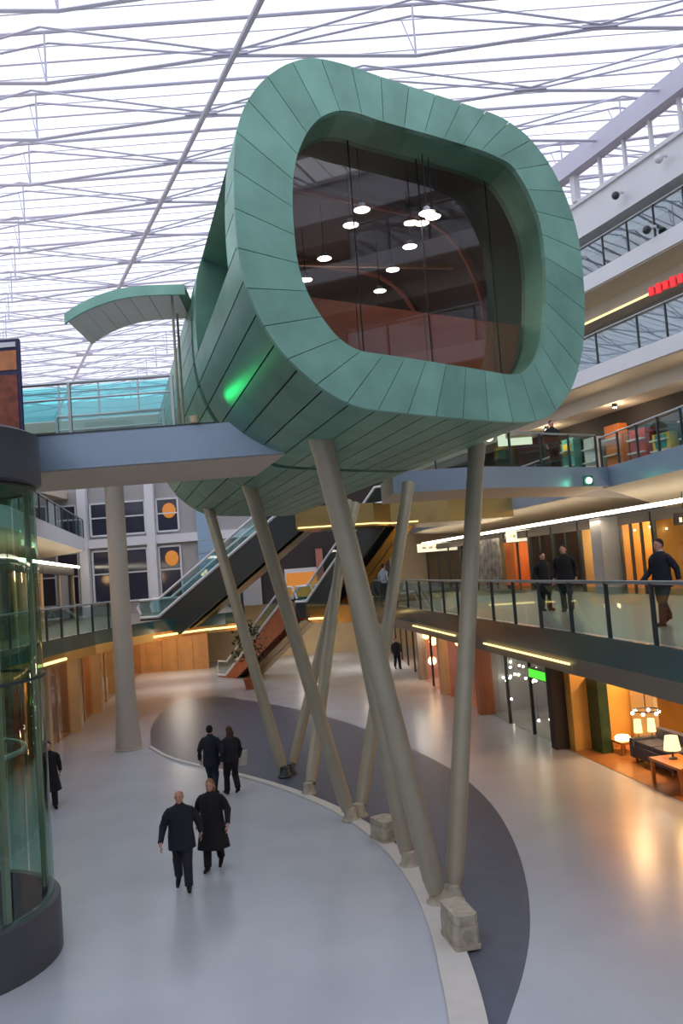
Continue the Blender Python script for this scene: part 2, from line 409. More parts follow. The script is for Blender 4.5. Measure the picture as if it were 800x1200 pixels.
railing([(-12.5, 26), (-12, 28.7), (-5.25, 28.7), (-5.05, 34)], FT, 'turquoise glass railing on the terrace behind the footbridge', 1.3, 1.4, 'glass_term', POSTW, True)
railing([(-32, 50.4), (-6, 50.4)], 12.35, 'turquoise glass railing at the back of the terrace', 1.3, 2.2, 'glass_term', POSTW)

# back facade under the terrace, with windows
FY = 50
def facade():
    t = thing('wall_rear_facade', 'grey rear facade with tall white framed windows', 'facade'); struct(t)
    MB().box((-13.5, FY + .2, 8.05), (17, .3, 7.9)).build('wall', 'grey_wall', t)
    MB().box((-6.55, FY + .3, 8.05), (1.5, .3, 7.9)).build('cream_wall', 'yellow_wall', t)
    MB().box((-1.6, FY + .4, 8.05), (8.4, .3, 7.9)).build('dark_wall', 'dark', t)
    MB().box((-5.0, FY + .2, 8.4), (1.1, .1, 1.6)).build('panel', 'blue_panel', t)
    f = MB().box((-2.6, FY + .15, 5.2), (2.0, .1, 1.7)).build('window', 'white', t); MB().box((-2.6, FY + .08, 5.1), (1.8, .06, 1.4)).build('pane', 'lampwin', f)
    MB().box((-1.5, FY, 5.6), (.4, .3, 3)).build('pilaster', 'shop_pink', t)
    MB().box((-8.0, FY - .1, 8.05), (1.0, .3, 7.9)).build('blue_panel', 'blue_panel', t)
    for z in (5.3, 6.1, 6.9, 7.7, 8.5): MB().box((-8.0, FY - .27, z), (.94, .05, .7)).build('panel', 'blue_panel', t)
    for k, x in enumerate((-18.6, -16.2, -14.1, -12.15, -10.2)):
        for z0, z1 in ((4.9, 7.9), (8.8, 10.7)):
            fm = MB(); wd = 1.25
            fm.box((x - wd / 2, FY - .02, (z0 + z1) / 2), (.1, .14, z1 - z0)); fm.box((x + wd / 2, FY - .02, (z0 + z1) / 2), (.1, .14, z1 - z0))
            fm.box((x, FY - .02, z0), (wd, .14, .1)); fm.box((x, FY - .02, z1), (wd, .14, .1)); fm.box((x, FY - .02, lerp(z0, z1, .55)), (wd, .12, .08))
            f = fm.build('window', 'white', t)
            MB().box((x, FY + .02, (z0 + z1) / 2), (wd - .1, .04, z1 - z0 - .1)).build('pane', 'darkwin', f)
            if k == 4: MB().ball((x + .1, FY - .02, z1 - .7), (.4, .04, .45), 14).build('lamp_globe', 'lampwin', f, True)
    MB().box((-12, FY - .1, 8.35), (14, .35, .5)).build('ledge', 'white', t)
    for x in (-15.1, -13.1, -11.15): MB().box((x, FY - .25, 8.05), (.5, .5, 7.8)).build('pilaster', 'white', t)
M['lampwin'] = emit('lit_window', (1, .36, .06, 1), .5)
M['darkwin'] = mat('dark_window', rgb(60, 62, 80), .1, 0, spec=.8)
facade()
wall('wall_rear_ground', (-22, 61), (20, 61), 0, FT, 'shop_cream')

# ================================================================== GLASS ROOF
BAY = 3.25
tx = lambda y: -2.36 - .445 * (y - 25.27)              # the long tube runs skew to the trusses
SP = 11.4
Y0 = 25.27 - 15 * BAY
roof = thing('ceiling', 'glazed roof of the shopping hall', 'roof'); struct(roof)
ky = range(0, 32)
pane = MB(); dsk = -.445 * BAY
for k in ky:
    y = Y0 + k * BAY
    if y > 76: break
    x = tx(y) - 3 * SP
    j = 0
    while x < 28:
        if x > -38 - SP:
            q = MB(); q.hexa([(x + .06, y + .06, RF + .14), (x + SP / 2 - .06, y + .06, RF + .14), (x + dsk + SP / 2 - .06, y + BAY - .06, RF + .14), (x + dsk + .06, y + BAY - .06, RF + .14)],
                             [(x + .06, y + .06, RF + .17), (x + SP / 2 - .06, y + .06, RF + .17), (x + dsk + SP / 2 - .06, y + BAY - .06, RF + .17), (x + dsk + .06, y + BAY - .06, RF + .17)])
            q.build('glazing_pane', 'glass_roof', roof)
        x += SP / 2; j += 1
def truss(y):
    t = thing('roof_truss', 'slender white steel roof truss with hanging posts and cables below the glass', 'truss', (tx(y), y, RF), 0, 'trusses under the glass roof')
    xs = [tx(y) + SP * k for k in range(-4, 5)]
    xs = [x for x in xs if -48 < x < 30]
    MB().tube([(-37.5, y, RF), (28, y, RF)], .06, 6).build('top_chord', 'truss', t)
    for q in (.25, .5, .75): MB().tube([(-37.5, y + BAY * q, RF + .06), (28, y + BAY * q, RF + .06)], .035 if q == .5 else .02, 5).build('purlin', 'truss', t)
    lo, hi = [], []
    for x in xs:
        lo += [(x, y, RF - 1.2), (x + SP / 2, y, RF - 1.65)]
        hi += [(x, y + .1, RF - 1.15), (x + SP / 2, y + .4, RF - .1)]
    cl = lambda ps: [(min(27, max(-37.5, p[0])), p[1], p[2]) for p in ps]
    MB().tube(cl(lo), .06, 5).build('lower_chord', 'truss', t)
    MB().tube(cl(hi), .04, 5).build('cable', 'truss', t)
    MB().tube(cl([(p[0], y - (p[1] - y), p[2]) for p in hi]), .04, 5).build('cable', 'truss', t)
    for x in xs:
        if -37 < x + SP / 2 < 27:
            b = (x + SP / 2, y, RF - 1.65)
            MB().tube([b, (x + SP / 2, y, RF)], .035, 5).build('post', 'truss', t)
            MB().tube([b, (x + SP / 2 - .35, y + .4, RF - .12)], .022, 5).build('strut', 'truss', t)
        if -37 < x < 27: MB().box((x, y, RF - 1.17), (1.1, .2, .1)).build('node_plate', 'truss', t)
for k in ky:
    y = Y0 + k * BAY
    if y < 76 and y > -4: truss(y)
for k in range(-2, 3):
    pa = [(tx(y) + SP * k, y) for y in (-25, 77)]
    if k == 0:
        o = MB().tube([(max(-37, min(27, p[0])), p[1] if -37 < p[0] < 27 else p[1], RF - 1.38) for p in pa], .1, 8).build('roof_tube', 'truss', None, True)
        tag(o, 'long thick white steel tube crossing under all roof trusses', 'beam')

# ================================================================== THE GREEN POD
HDIR = V((math.sin(math.radians(56)), math.cos(math.radians(56)), 0)); NRM = HDIR.cross(V((0, 0, 1)))
FC = PY(480, 280, 12.0)
AX = V((-.265, .964, 0))
LPOD, GAP0, GAP1 = 18.0, 5.6, 5.95
def PF(x, y): r = ray(x, y); return CAM + r * ((FC - CAM).dot(NRM) / r.dot(NRM))
OUT = [(375, 70), (358, 69), (329, 79), (303, 99), (285, 126), (275, 157), (273, 203), (274, 245), (277, 284), (279, 300), (287, 335), (303, 374), (326, 410), (355, 439), (387, 464), (420, 479), (475, 485), (550, 492), (614, 496), (644, 489), (666, 462), (677, 432), (683, 395), (684, 357), (682, 330), (680, 301), (674, 268), (661, 229), (641, 190), (615, 158), (586, 138), (554, 127), (489, 106), (440, 90), (410, 79)]
INN = [(397, 130), (374, 138), (358, 157), (347, 183), (342, 212), (342, 251), (345, 284), (346, 300), (353, 329), (366, 358), (384, 384), (398, 400), (418, 412), (475, 420), (550, 432), (595, 440), (612, 438), (626, 424), (635, 398), (638, 357), (638, 314), (635, 280), (630, 255), (615, 220), (598, 193), (565, 178), (505, 160), (440, 142), (420, 134)]
def resample(pts, n):
    P = pts + [pts[0]]; ds = [0]
    for a, b in zip(P, P[1:]): ds.append(ds[-1] + (b - a).length)
    out = []; T = ds[-1]; k = 0
    for i in range(n):
        s = T * i / n
        while ds[k + 1] < s: k += 1
        f = (s - ds[k]) / (ds[k + 1] - ds[k]); out.append(P[k].lerp(P[k + 1], f))
    return out
def soften(pts, it=2):
    for _ in range(it):
        n = len(pts); pts = [(pts[i - 1] + pts[i] * 2 + pts[(i + 1) % n]) / 4 for i in range(n)]
    return pts
NP, SUB = 44, 4
NS = NP * SUB
oW = soften(resample([PF(*p) for p in OUT], NS), 3)
iW = soften(resample([PF(*p) for p in INN], NS), 3)
CEN = sum(oW, V()) / NS
def inward(i):
    t = (oW[(i + 1) % NS] - oW[i - 1]).normalized(); nn = t.cross(AX); nn -= AX * nn.dot(AX)
    nn.normalize()
    if nn.dot(CEN - oW[i]) < 0: nn = -nn
    return nn
INW = [inward(i) for i in range(NS)]
def PO(i, s, dep=0): i %= NS; return oW[i] + AX * s + INW[i] * dep
pod = thing('capsule_pavilion', 'green copper clad capsule on slanted legs with a big rounded window', 'pavilion', tuple(CEN.xy) + (7.9,))
base = list(pod.location)
# dark inner shell with a hole for the side recess; also the lining of the room inside
# which strips form the recess in the near left flank
def px_of(p):
    v = p - CAM; wv = v.dot(FW); return 400 + FPX * v.dot(RT) / wv, 600 - FPX * v.dot(UP) / wv
rec = [k for k in range(NP) if 140 < px_of(oW[(k * SUB + 2) % NS])[1] < 300 and px_of(oW[(k * SUB + 2) % NS])[0] < 300]
R0k, R1k = min(rec), max(rec)
RS0, RS1 = .85, GAP0 - .6
mb = MB()
for k in range(NP):
    segs = [(0.03, LPOD - .02)] if k not in rec else [(0.03, RS0), (RS1, LPOD - .02)]
    for s0, s1 in segs:
        for j in range(SUB):
            i = k * SUB + j
            mb.add([PO(i, s0, .07), PO(i + 1, s0, .07), PO(i + 1, s1, .07), PO(i, s1, .07)], [(0, 1, 2, 3)])
mb.build('inner_shell', 'pod_in', pod, True)
mb = MB()
for i in range(NS):
    mb.add([PO(i, GAP0 - .02, .05), PO(i + 1, GAP0 - .02, .05), PO(i + 1, GAP1 + .02, .05), PO(i, GAP1 + .02, .05)], [(0, 1, 2, 3)])
mb.build('dark_joint_ring', 'core', pod, True)
mb = MB(); mb.add([PO(i, LPOD, .04) for i in range(NS)], [tuple(range(NS))]); mb.build('rear_wall', 'copper_side', pod)
def plank(k, s0, s1, name='cladding_board', mt='copper_side', g=.012):
    mb = MB(); n = SUB + 1; vs = []
    for j in range(n):
        i = k * SUB + j
        e = INW[i % NS]; tt = (oW[(i + 1) % NS] - oW[i % NS]).normalized() * (g if j == 0 else -g if j == n - 1 else 0)
        vs += [PO(i, s0, 0) + tt, PO(i, s1, 0) + tt, PO(i, s1, .06) + tt, PO(i, s0, .06) + tt]
    fs = []
    for j in range(n - 1):
        a = 4 * j; c = a + 4
        for q in range(4): fs.append((a + q, a + (q + 1) % 4, c + (q + 1) % 4, c + q))
    fs += [(0, 1, 2, 3), (4 * n - 1, 4 * n - 2, 4 * n - 3, 4 * n - 4)]
    mb.add(vs, fs); return mb.build(name, mt, pod, True)
for k in range(NP):
    if k in rec:
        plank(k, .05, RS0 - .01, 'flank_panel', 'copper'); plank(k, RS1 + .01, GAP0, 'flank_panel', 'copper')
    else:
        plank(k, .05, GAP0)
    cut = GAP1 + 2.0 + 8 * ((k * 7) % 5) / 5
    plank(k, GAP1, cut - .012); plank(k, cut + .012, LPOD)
# recess lining and its dark window
ia, ib = R0k * SUB, (R1k + 1) * SUB
D = .75
mb = MB()
for i in (ia, ib):
    mb.add([PO(i, RS0, .0), PO(i, RS1, .0), PO(i, RS1, D), PO(i, RS0, D)], [(0, 1, 2, 3)])
for s in (RS0, RS1):
    for i in range(ia, ib): mb.add([PO(i, s, 0), PO(i + 1, s, 0), PO(i + 1, s, D), PO(i, s, D)], [(0, 1, 2, 3)])
mb.build('recess_lining', 'copper_side', pod)
mb = MB()
for i in range(ia, ib): mb.add([PO(i, RS0, D), PO(i + 1, RS0, D), PO(i + 1, RS1, D), PO(i, RS1, D)], [(0, 1, 2, 3)])
mb.build('side_window', 'darkwin', pod)
# front ring of radial panels
NR = 38
def lp(pts, u):
    x = (u % 1) * NS; i = int(x); return pts[i % NS].lerp(pts[(i + 1) % NS], x - i)
def ring_piece(k):
    mb = MB(); n = 5; vs = []
    for j in range(n):
        e = .0003 if j == 0 else -.0003 if j == n - 1 else 0
        u = (k + j / (n - 1)) / NR + e
        o, q = lp(oW, u), lp(iW, u); th = AX * .07
        vs += [o - AX * .04, q - AX * .04, q + th, o + th]
    fs = []
    for j in range(n - 1):
        a = 4 * j; c = a + 4
        for r in range(4): fs.append((a + r, a + (r + 1) % 4, c + (r + 1) % 4, c + r))
    fs += [(0, 1, 2, 3), (4 * n - 1, 4 * n - 2, 4 * n - 3, 4 * n - 4)]
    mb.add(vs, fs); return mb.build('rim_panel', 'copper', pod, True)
for k in range(NR): ring_piece(k)
mb = MB()
for i in range(NS):
    j = (i + 1) % NS; mb.add([oW[i] + AX * .05 + INW[i] * .08, oW[j] + AX * .05 + INW[j] * .08, iW[j] + AX * .05 - INW[j] * .02, iW[i] + AX * .05 - INW[i] * .02], [(0, 1, 2, 3)])
mb.build('rim_backing', 'joint', pod)
REV = .8
for k in range(22):
    mb = MB(); n = 9; vs = []
    for j in range(n):
        q = lp(iW, (k + j / (n - 1)) / 22); ow = (q - sum(iW, V()) / NS).normalized() * .05
        vs += [q + AX * -.03, q + AX * REV, q + AX * REV + ow, q + AX * -.03 + ow]
    fs = []
    for j in range(n - 1):
        a = 4 * j; c = a + 4
        for r in range(4): fs.append((a + r, a + (r + 1) % 4, c + (r + 1) % 4, c + r))
    mb.add(vs, fs); mb.build('reveal_panel', 'copper_side', pod, True)
# window panes, split by three upright joints
gl = [p + AX * (REV - .12) for p in iW]
g0 = sum(gl, V()) / NS
uv = [((p - g0).dot(HDIR), p.z - g0.z) for p in gl]
def at_px(x, y):
    r = ray(x, y); p0 = FC + AX * (REV - .12); p = CAM + r * ((p0 - CAM).dot(NRM) / r.dot(NRM)); return (p - g0).dot(HDIR), p.z - g0.z
cuts = [-9] + [at_px(x, 300)[0] for x in (418, 497, 576)] + [9]
def clip(poly, lo, hi):
    for sgn, lim in ((1, lo), (-1, -hi)):
        out = []
        for a, b in zip(poly, poly[1:] + poly[:1]):
            da, db = a[0] * sgn - lim, b[0] * sgn - lim
            if da >= 0: out.append(a)
            if da * db < 0: t = da / (da - db); out.append((lerp(a[0], b[0], t), lerp(a[1], b[1], t)))
        poly = out
    return poly
to3 = lambda u, v: g0 + HDIR * u + V((0, 0, v))
for a, b in zip(cuts, cuts[1:]):
    pg = clip(uv, a + .012, b - .012)
    mb = MB(); mb.add([to3(*p) for p in pg], [tuple(range(len(pg)))]); mb.build('window_pane', 'glass_pod', pod)
vb = at_px(480, 358)[1]
for a, b in zip(cuts, cuts[1:]):
    pg = clip(uv, a + .01, b - .01); pg = [(y, x) for x, y in clip([(y, x) for x, y in pg], -9, vb)]
    if len(pg) > 2:
        mb = MB(); n = len(pg); o = AX * .22
        mb.add([to3(*p) + o for p in pg] + [to3(*p) + o + AX * .06 for p in pg], [tuple(range(n - 1, -1, -1)), tuple(range(n, 2 * n))] + [(i, (i + 1) % n, n + (i + 1) % n, n + i) for i in range(n)])
        mb.build('parapet_panel', 'brown', pod)
for c_ in cuts[1:-1]:
    ys = [p[1] for p in clip(uv, c_ - .02, c_ + .02)]
    MB().tube([to3(c_, min(ys)) + AX * .02, to3(c_, max(ys)) + AX * .02], .014, 6).build('window_joint', 'rubber', pod)
# room inside: floor, ribs, ceiling lamps
mb = MB()
zfl = 8.75
secl = [(p - CEN).dot(V((AX.y, -AX.x, 0))) for p in oW]
secl = [q for q, p in zip(secl, oW) if abs(p.z - zfl) < .25]
wL, wR = min(secl) + .35, max(secl) - .35; side = V((AX.y, -AX.x, 0))
cA = CEN + AX * 1.6
def room(s, u, z): q = V((CEN.x, CEN.y, 0)) + AX * s + side * u; return (q.x, q.y, z)
mb.hexa([room(2.2, wL, zfl - .1), room(2.2, wR, zfl - .1), room(17, wR, zfl - .1), room(17, wL, zfl - .1)], [room(2.2, wL, zfl), room(2.2, wR, zfl), room(17, wR, zfl), room(17, wL, zfl)])
mb.build('inner_floor', 'brown', pod)
for s in (3.4, 6.6):
    if s < 5: pts = [PO(i, s, .18) for i in range(ib + 3, ia + NS - 3, 4)]
    else: pts = [PO(i, s, .18) for i in range(0, NS, 4)]
    MB().tube(pts, .06, 6, closed=s > 5).build('inner_rib', 'shop_pink', pod, True)
MB().hexa([room(9, wL, 8.5), room(9, wR, 8.5), room(9.1, wR, 8.5), room(9.1, wL, 8.5)], [room(9, wL, 12), room(9, wR, 12), room(9.1, wR, 12), room(9.1, wL, 12)]).build('inner_wall', 'pod_in', pod)
for s in (4.2, 7.2): MB().tube([room(s, wL + .2, 11.7), room(s, wR - .3, 11.7)], .05, 6).build('inner_beam', 'shop_cream', pod)
lampm = MB().lathe([(.0, .1), (.05, .1), (.06, .05), (.13, 0), (.0, .012)], 14)
LS = lampm.mesh('shade', 'white', True)
LD = MB().lathe([(0, -.012), (.115, -.005), (.115, .004), (0, .004)], 14).mesh('bulb', 'lamp', True)
CB = MB().tube([(0, 0, .1), (0, 0, .95)], .008, 5).mesh('cable', 'rubber')
for x, y in ((424, 246), (411, 264), (380, 303), (358, 328), (480, 289), (460, 316), (445, 341), (500, 250), (507, 254)):
    p = PZ(x, y, 11.15)
    t = thing('pendant_lamp', 'small white pendant lamp glowing behind the capsule window', 'lamp', tuple(p), 0, 'pendant lamps inside the capsule')
    child('shade', LS, t); child('bulb', LD, t); child('cable', CB, t)
for s_, u_, z_, dims, mt, lb in ((6.2, 1.7, 10.2, (.9, .06, .55), 'cream_sign', 'white lit screen hanging inside the capsule'),):
    o = MB().box(room(s_, u_, z_), dims, .2).build('screen', mt); tag(o, lb, 'screen')
for s_, u_ in ((5.0, -.6), (5.2, .6), (7.5, .2)):
    q = room(s_, u_, 11.0); point_light('pendant_glow', q, (1, .85, .65), 16, .15)
# underside vents
for x, y, ln in ((432, 541, .75), (352, 588, .8)):
    p = PZ(x, y, 7.9); 
    mb = MB(); mb.lathe([(0, -.02), (.2, -.02), (.24, .0), (.24, .05), (0, .05)], 16); mb.v = [(a * 2.4, b * .55, c) for a, b, c in mb.v]
    me = mb.mesh('vent', 'core'); o = put('vent', me, pod); o.location = V((p.x, p.y, 7.9)); o.rotation_euler = (0, 0, math.atan2(HDIR.y, HDIR.x))

# canopy over the bridge door
can = thing('entrance_canopy', 'curved green canopy over the footbridge entrance of the capsule', 'canopy', tuple(PY(215, 350, 16.0)))
topc = [(75, 368), (84, 361), (98, 353), (114, 346), (132, 340), (152, 336), (175, 334), (216, 333)]
tp = [PY(x, y, 15.4) for x, y in smooth2(topc, 1)]
dv = V((-.15, 2.3, .12)); thk = V((0, 0, -.15))
mb = MB(); n = len(tp)
for a, b in zip(tp, tp[1:]):
    g_ = dv * .032; mb.hexa([a + g_ + thk * .4, b + g_ + thk * .4, b + dv + thk * .4, a + dv + thk * .4], [a + g_, b + g_, b + dv, a + dv])
mb.build('canopy_skin', 'copper_side', can)
mb = MB()
for a, b in zip(tp, tp[1:]):
    mb.hexa([a + thk * 1.25, b + thk * 1.25, b + thk * 1.25 + dv * .03, a + thk * 1.25 + dv * .03], [a, b, b + dv * .03, a + dv * .03])
mb.build('canopy_edge', 'copper', can)
for k in range(0, n - 2, 2):
    mb = MB()
    for j in (k, k + 1):
        a, b = tp[j], tp[j + 1]; e = (b - a) * .06 if j == k else V()
        o = thk * .55; o2 = thk * .42
        mb.hexa([a + e + o + dv * .04, b + o + dv * .04, b + o + dv * .97, a + e + o + dv * .97], [a + e + o2 + dv * .04, b + o2 + dv * .04, b + o2 + dv * .97, a + e + o2 + dv * .97])
    mb.build('soffit_panel', 'white', can)
for x, d in ((201, 15.7), (206, 17.2)):
    p = PY(x, 345, d); MB().tube([(p.x, p.y, F2), (p.x, p.y, p.z)], .025, 8).build('canopy_post', 'leg', can)

# slanted legs
legs = [((515, 1060), (375, 513), .185, 'thick slanted grey leg, foremost, beside the nearest stone block'),
        ((531, 1058), (558, 527), .165, 'upright grey leg rising from the nearest stone block'),
        ((480, 1016), (386, 549), .165, 'slanted grey leg half hidden behind the thick foremost leg'),
        ((421, 957), (478, 571), .165, 'grey leg leaning toward the shops, from the third foot'),
        ((411, 962), (292, 569), .165, 'long grey leg leaning away from the shops, from the third foot'),
        ((362, 931), (407, 592), .165, 'grey leg standing alone between two V shaped pairs'),
        ((334, 911), (245, 598), .165, 'rearmost grey leg leaning toward the tapered column'),
        ((340, 907), (416, 594), .15, 'rearmost grey leg leaning toward the shops')]
for b, t_, r, lb in legs:
    pb = PZ(b[0], b[1], 0.0); pt = PZ(t_[0], t_[1], 7.99)
    t = thing('support_leg', lb, 'column', (pb.x, pb.y, 0), 0, 'slanted legs under the capsule')
    d = (pt - pb)
    shf = MB().tube([pb + d * .03, pb + d * .06, pb + d * .985], [r * .8, r, r], 20).build('shaft', 'leg', t, True)
    MB().tube([pb + d * .97, pb + d * 1.012], [r * 1.05, r * 1.12], 20).build('collar', 'leg', shf, True)
    MB().lathe([(0, 0), (r * 1.25, 0), (r * 1.25, .05), (r * .95, .1), (r * .8, .3), (0, .34)], 18, (pb.x, pb.y, 0.0)).build('foot', 'darksteel' if 'rearmost' in lb else 'stone', t, True)
def stone_block(px, py, w_, d_, h_, rz, lb):
    p = PZ(px, py, 0.0)
    t = thing('stone_block', lb, 'block', (p.x, p.y, 0.05), rz)
    def cham(w2, d2, z0, z1, c):
        mb = MB(); poly = [(-w2 + c, -d2), (w2 - c, -d2), (w2, -d2 + c), (w2, d2 - c), (w2 - c, d2), (-w2 + c, d2), (-w2, d2 - c), (-w2, -d2 + c)]
        return mb.prism(poly, z0, z1)
    child('lower_stone', cham(w_ / 2, d_ / 2, 0, h_ * .12, .03).mesh('lower_stone', 'stone'), t)
    child('middle_stone', cham(w_ / 2 * .96, d_ / 2 * .96, h_ * .13, h_ * .72, .05).mesh('middle_stone', 'stone'), t)
    child('upper_stone', cham(w_ / 2 * .9, d_ / 2, h_ * .73, h_, .06).mesh('upper_stone', 'stone'), t)
    mb = MB(); mb.tube([(0, -d_ / 2 * 1.0, h_ * .42), (0, -d_ / 2 * .9, h_ * .42)], .09, 14); child('hinge_pin', mb.mesh('hinge_pin', 'leg'), t)
stone_block(540, 1106, .4, .75, .5, .22, 'rough grey stone block at the foot of the foremost legs')
stone_block(453, 985, .5, .6, .42, .5, 'smaller rough grey stone block on the kerb between the legs')

# ================================================================== BRIDGES
br = thing('footbridge', 'blue grey footbridge between the glass lift and the green capsule', 'bridge', (-4, 17, F2))
bx0, bx1 = -6.6, -1.55
by0, by1 = 15.5, 18.6
def bend(y): return -.95 - .275 * (y - by0)
MB().hexa([(bx0, by0 + .06, F2 - .62), (bend(by0), by0 + .06, F2 - .62), (bend(by1), by1, F2 - .62), (bx0, by1, F2 - .62)], [(bx0, by0 + .06, F2), (bend(by0), by0 + .06, F2), (bend(by1), by1, F2), (bx0, by1, F2)]).build('deck', 'soffit', br)
MB().box(((bx0 - .95) / 2, by0, F2 - .29), (-.95 - bx0, .1, .64)).build('fascia', 'fascia', br)
MB().box(((bx0 - 2.4) / 2, by1 + .06, F2 - .29), (-2.4 - bx0, .1, .64)).build('fascia', 'fascia', br)
MB().box(((bx0 - 2.2) / 2, by0 + .02, F2 + .045), (-2.2 - bx0, .16, .03)).build('edge_strip', 'darksteel', br)
railing([(-6.1, by0 + .05), (-4.85, by0 + .05), (-2.95, by0 + .05)], F2, 'steel railing with clear glass along the front of the footbridge', 1.0, 2.0, 'glass', POSTW, True)
railing([(-6.1, by1), (-3.75, by1)], F2, 'steel railing along the rear of the footbridge', 1.0, 1.9, 'glass', POSTW, True)
b2 = thing('cross_bridge', 'blue grey bridge linking the second floor gallery to the capsule', 'bridge', (5, 27, F2))
ef = [(1.6, 25.6), (4.3, 25.95), (9.2, 29.2)]; eb = [(1.4, 29), (4.3, 29.2), (8.9, 32.6)]
mb = MB(); vs = []
for e, b in zip(ef, eb): vs += [(e[0], e[1], F2 - .02), (b[0], b[1], F2 - .02), (b[0], b[1], F2 - .7), (e[0], e[1], F2 - .62)]
fs = [(a + j, a + (j + 1) % 4, a + 4 + (j + 1) % 4, a + 4 + j) for a in (0, 4) for j in range(4)] + [(0, 1, 2, 3), (11, 10, 9, 8)]
mb.add(vs, fs); mb.build('deck', 'soffit', b2)
for (a, b), s_ in (((ef[0], ef[1]), 0), ((ef[1], ef[2]), 0), ((eb[0], eb[1]), 0), ((eb[1], eb[2]), 0)):
    d = V(b) - V(a); c = (V(a) + V(b)) / 2
    MB().box((c.x, c.y, F2 - .32), (d.length, .08, .66), math.atan2(d.y, d.x)).build('fascia', 'fascia', b2)
railing(ef[:2] + [(8.8, 28.9)], F2, 'glass railing on the front of the cross bridge', 1.1, 1.5)
gl_ = thing('green_signal_lamp', 'small glowing green lamp at the corner of the second floor bridge', 'lamp', tuple(PY(690, 563, 27.9)))
MB().ball((0, 0, 0), .1).build('bulb', 'green_lamp').parent = gl_
o = MB().box((0, .12, 0), (.3, .12, .34)).build('housing', 'darksteel'); o.parent = gl_
# small green spotlight on the footbridge that washes the flank of the capsule
sp = thing('green_spotlight', 'small spotlight on the footbridge edge washing the capsule green', 'lamp', (-2.55, by0 - .1, F2 + .06))
MB().lathe([(0, 0), (.07, 0), (.09, .12), (.06, .12), (0, .1)], 14).build('housing', 'shop_cream').parent = sp
L = bpy.data.lights.new('spot', 'SPOT'); L.energy = 17; L.color = (.02, 1, .22); L.spot_size = math.radians(46); L.spot_blend = 1.0; L.shadow_soft_size = .05
so = bpy.data.objects.new('spot_beam', L); C.objects.link(so); so.location = (-2.5, by0 - .35, F2 + .12)
tgt = PO(0, 0); tgt = PF(345, 428) + AX * 2.3
so.rotation_euler = (tgt - V(so.location)).to_track_quat('-Z', 'Y').to_euler()

# ================================================================== GLASS LIFT
LC = V((-6.85, 14.0)); LR = 1.72
lf = thing('glass_lift', 'round green glass lift shaft on a dark plinth', 'lift', (LC.x, LC.y, 0))
cc = (LC.x, LC.y, 0)
MB().lathe([(LR - .1, 0), (LR + .1, 0), (LR + .1, .84), (LR + .04, .88), (LR - .1, .88)], 48, cc).build('plinth', 'plinth', lf, True)
MB().lathe([(0, .3), (LR - .1, .3)], 48, cc).build('pit_floor', 'darksteel', lf)
NG = 12
for k in range(NG):
    a0, a1 = 2 * math.pi * k / NG + .012, 2 * math.pi * (k + 1) / NG - .012
    for z0, z1 in ((.88, 4.4), (4.44, 7.55)):
        MB().lathe([(LR, z0), (LR, z1)], 6, cc, 0, a0, a1).build('glass_panel', 'glass_lift', lf, True)
for z in (3.25, 6.35): MB().tube([(LC.x + (LR - .35) * math.cos(a * math.pi / 24), LC.y + (LR - .35) * math.sin(a * math.pi / 24), z) for a in range(48)], .045, 8, closed=True).build('ring', 'steel', lf, True)
for z in (4.42, 7.55): MB().tube([(LC.x + LR * math.cos(a * math.pi / 24), LC.y + LR * math.sin(a * math.pi / 24), z) for a in range(48)], .03, 6, closed=True).build('ring', 'darksteel', lf, True)
for k in (1, 3, 5, 7, 9, 11):
    a = 2 * math.pi * k / 12; x, y = LC.x + (LR - .12) * math.cos(a), LC.y + (LR - .12) * math.sin(a)
    MB().box((x, y, 4.2), (.09, .09, 6.7), a).build('guide_post', 'leg', lf)
MB().lathe([(LR - .05, 7.55), (LR + .12, 7.62), (LR + .12, 8.42), (LR - .05, 8.5), (0, 8.5), (0, 7.6), (LR - .05, 7.55)], 48, cc).build('landing_drum', 'plinth', lf, True)
M['yellow_pipe'] = mat('yellow_paint', rgb(200, 176, 40), .4)
MB().tube([(LC.x + 1.0, LC.y - .7, .3), (LC.x + 1.0, LC.y - .7, 5.4)], .06, 12).build('hydraulic_pipe', 'yellow_pipe', lf, True)
MB().box((LC.x - .2, LC.y, 5.6), (1.5, 1.5, 2.2)).build('cabin', 'glass_lift', lf)
MB().box((LC.x - .2, LC.y, 4.45), (1.6, 1.6, .12)).build('cabin_floor', 'darksteel', lf)
MB().box((LC.x - .2, LC.y, 6.75), (1.6, 1.6, .12)).build('cabin_roof', 'darksteel', lf)
# poster board on the landing above
pbd = thing('poster_board', 'orange poster in a dark blue frame on the lift landing', 'poster', (-5.9, 14.6, 8.5))
p0 = PY(-22, 443, 14.6); p1 = PY(34, 490, 14.6); zt = PY(28, 397, 14.6).z
xc = p1.x - .75
M['bluefr'] = mat('dark_blue_frame', rgb(44, 46, 88), .5); M['poster'] = mat('orange_poster', rgb(206, 132, 84), .6, 0, .3, 3); M['posterdark'] = mat('russet_print', rgb(128, 66, 48), .6, 0, .4, 7)
MB().box((xc, 14.6, (8.5 + zt) / 2), (1.3, .08, zt - 8.5)).build('frame', 'bluefr', pbd)
MB().box((xc, 14.55, lerp(8.5, zt, .78)), (1.2, .02, (zt - 8.5) * .2)).build('print_upper', 'poster', pbd)
MB().box((xc, 14.55, lerp(8.5, zt, .33)), (1.2, .02, (zt - 8.5) * .6)).build('print_lower', 'posterdark', pbd)
MB().box((xc, 14.54, lerp(8.5, zt, .94)), (1.2, .02, (zt - 8.5) * .05)).build('header_strip', 'white', pbd)

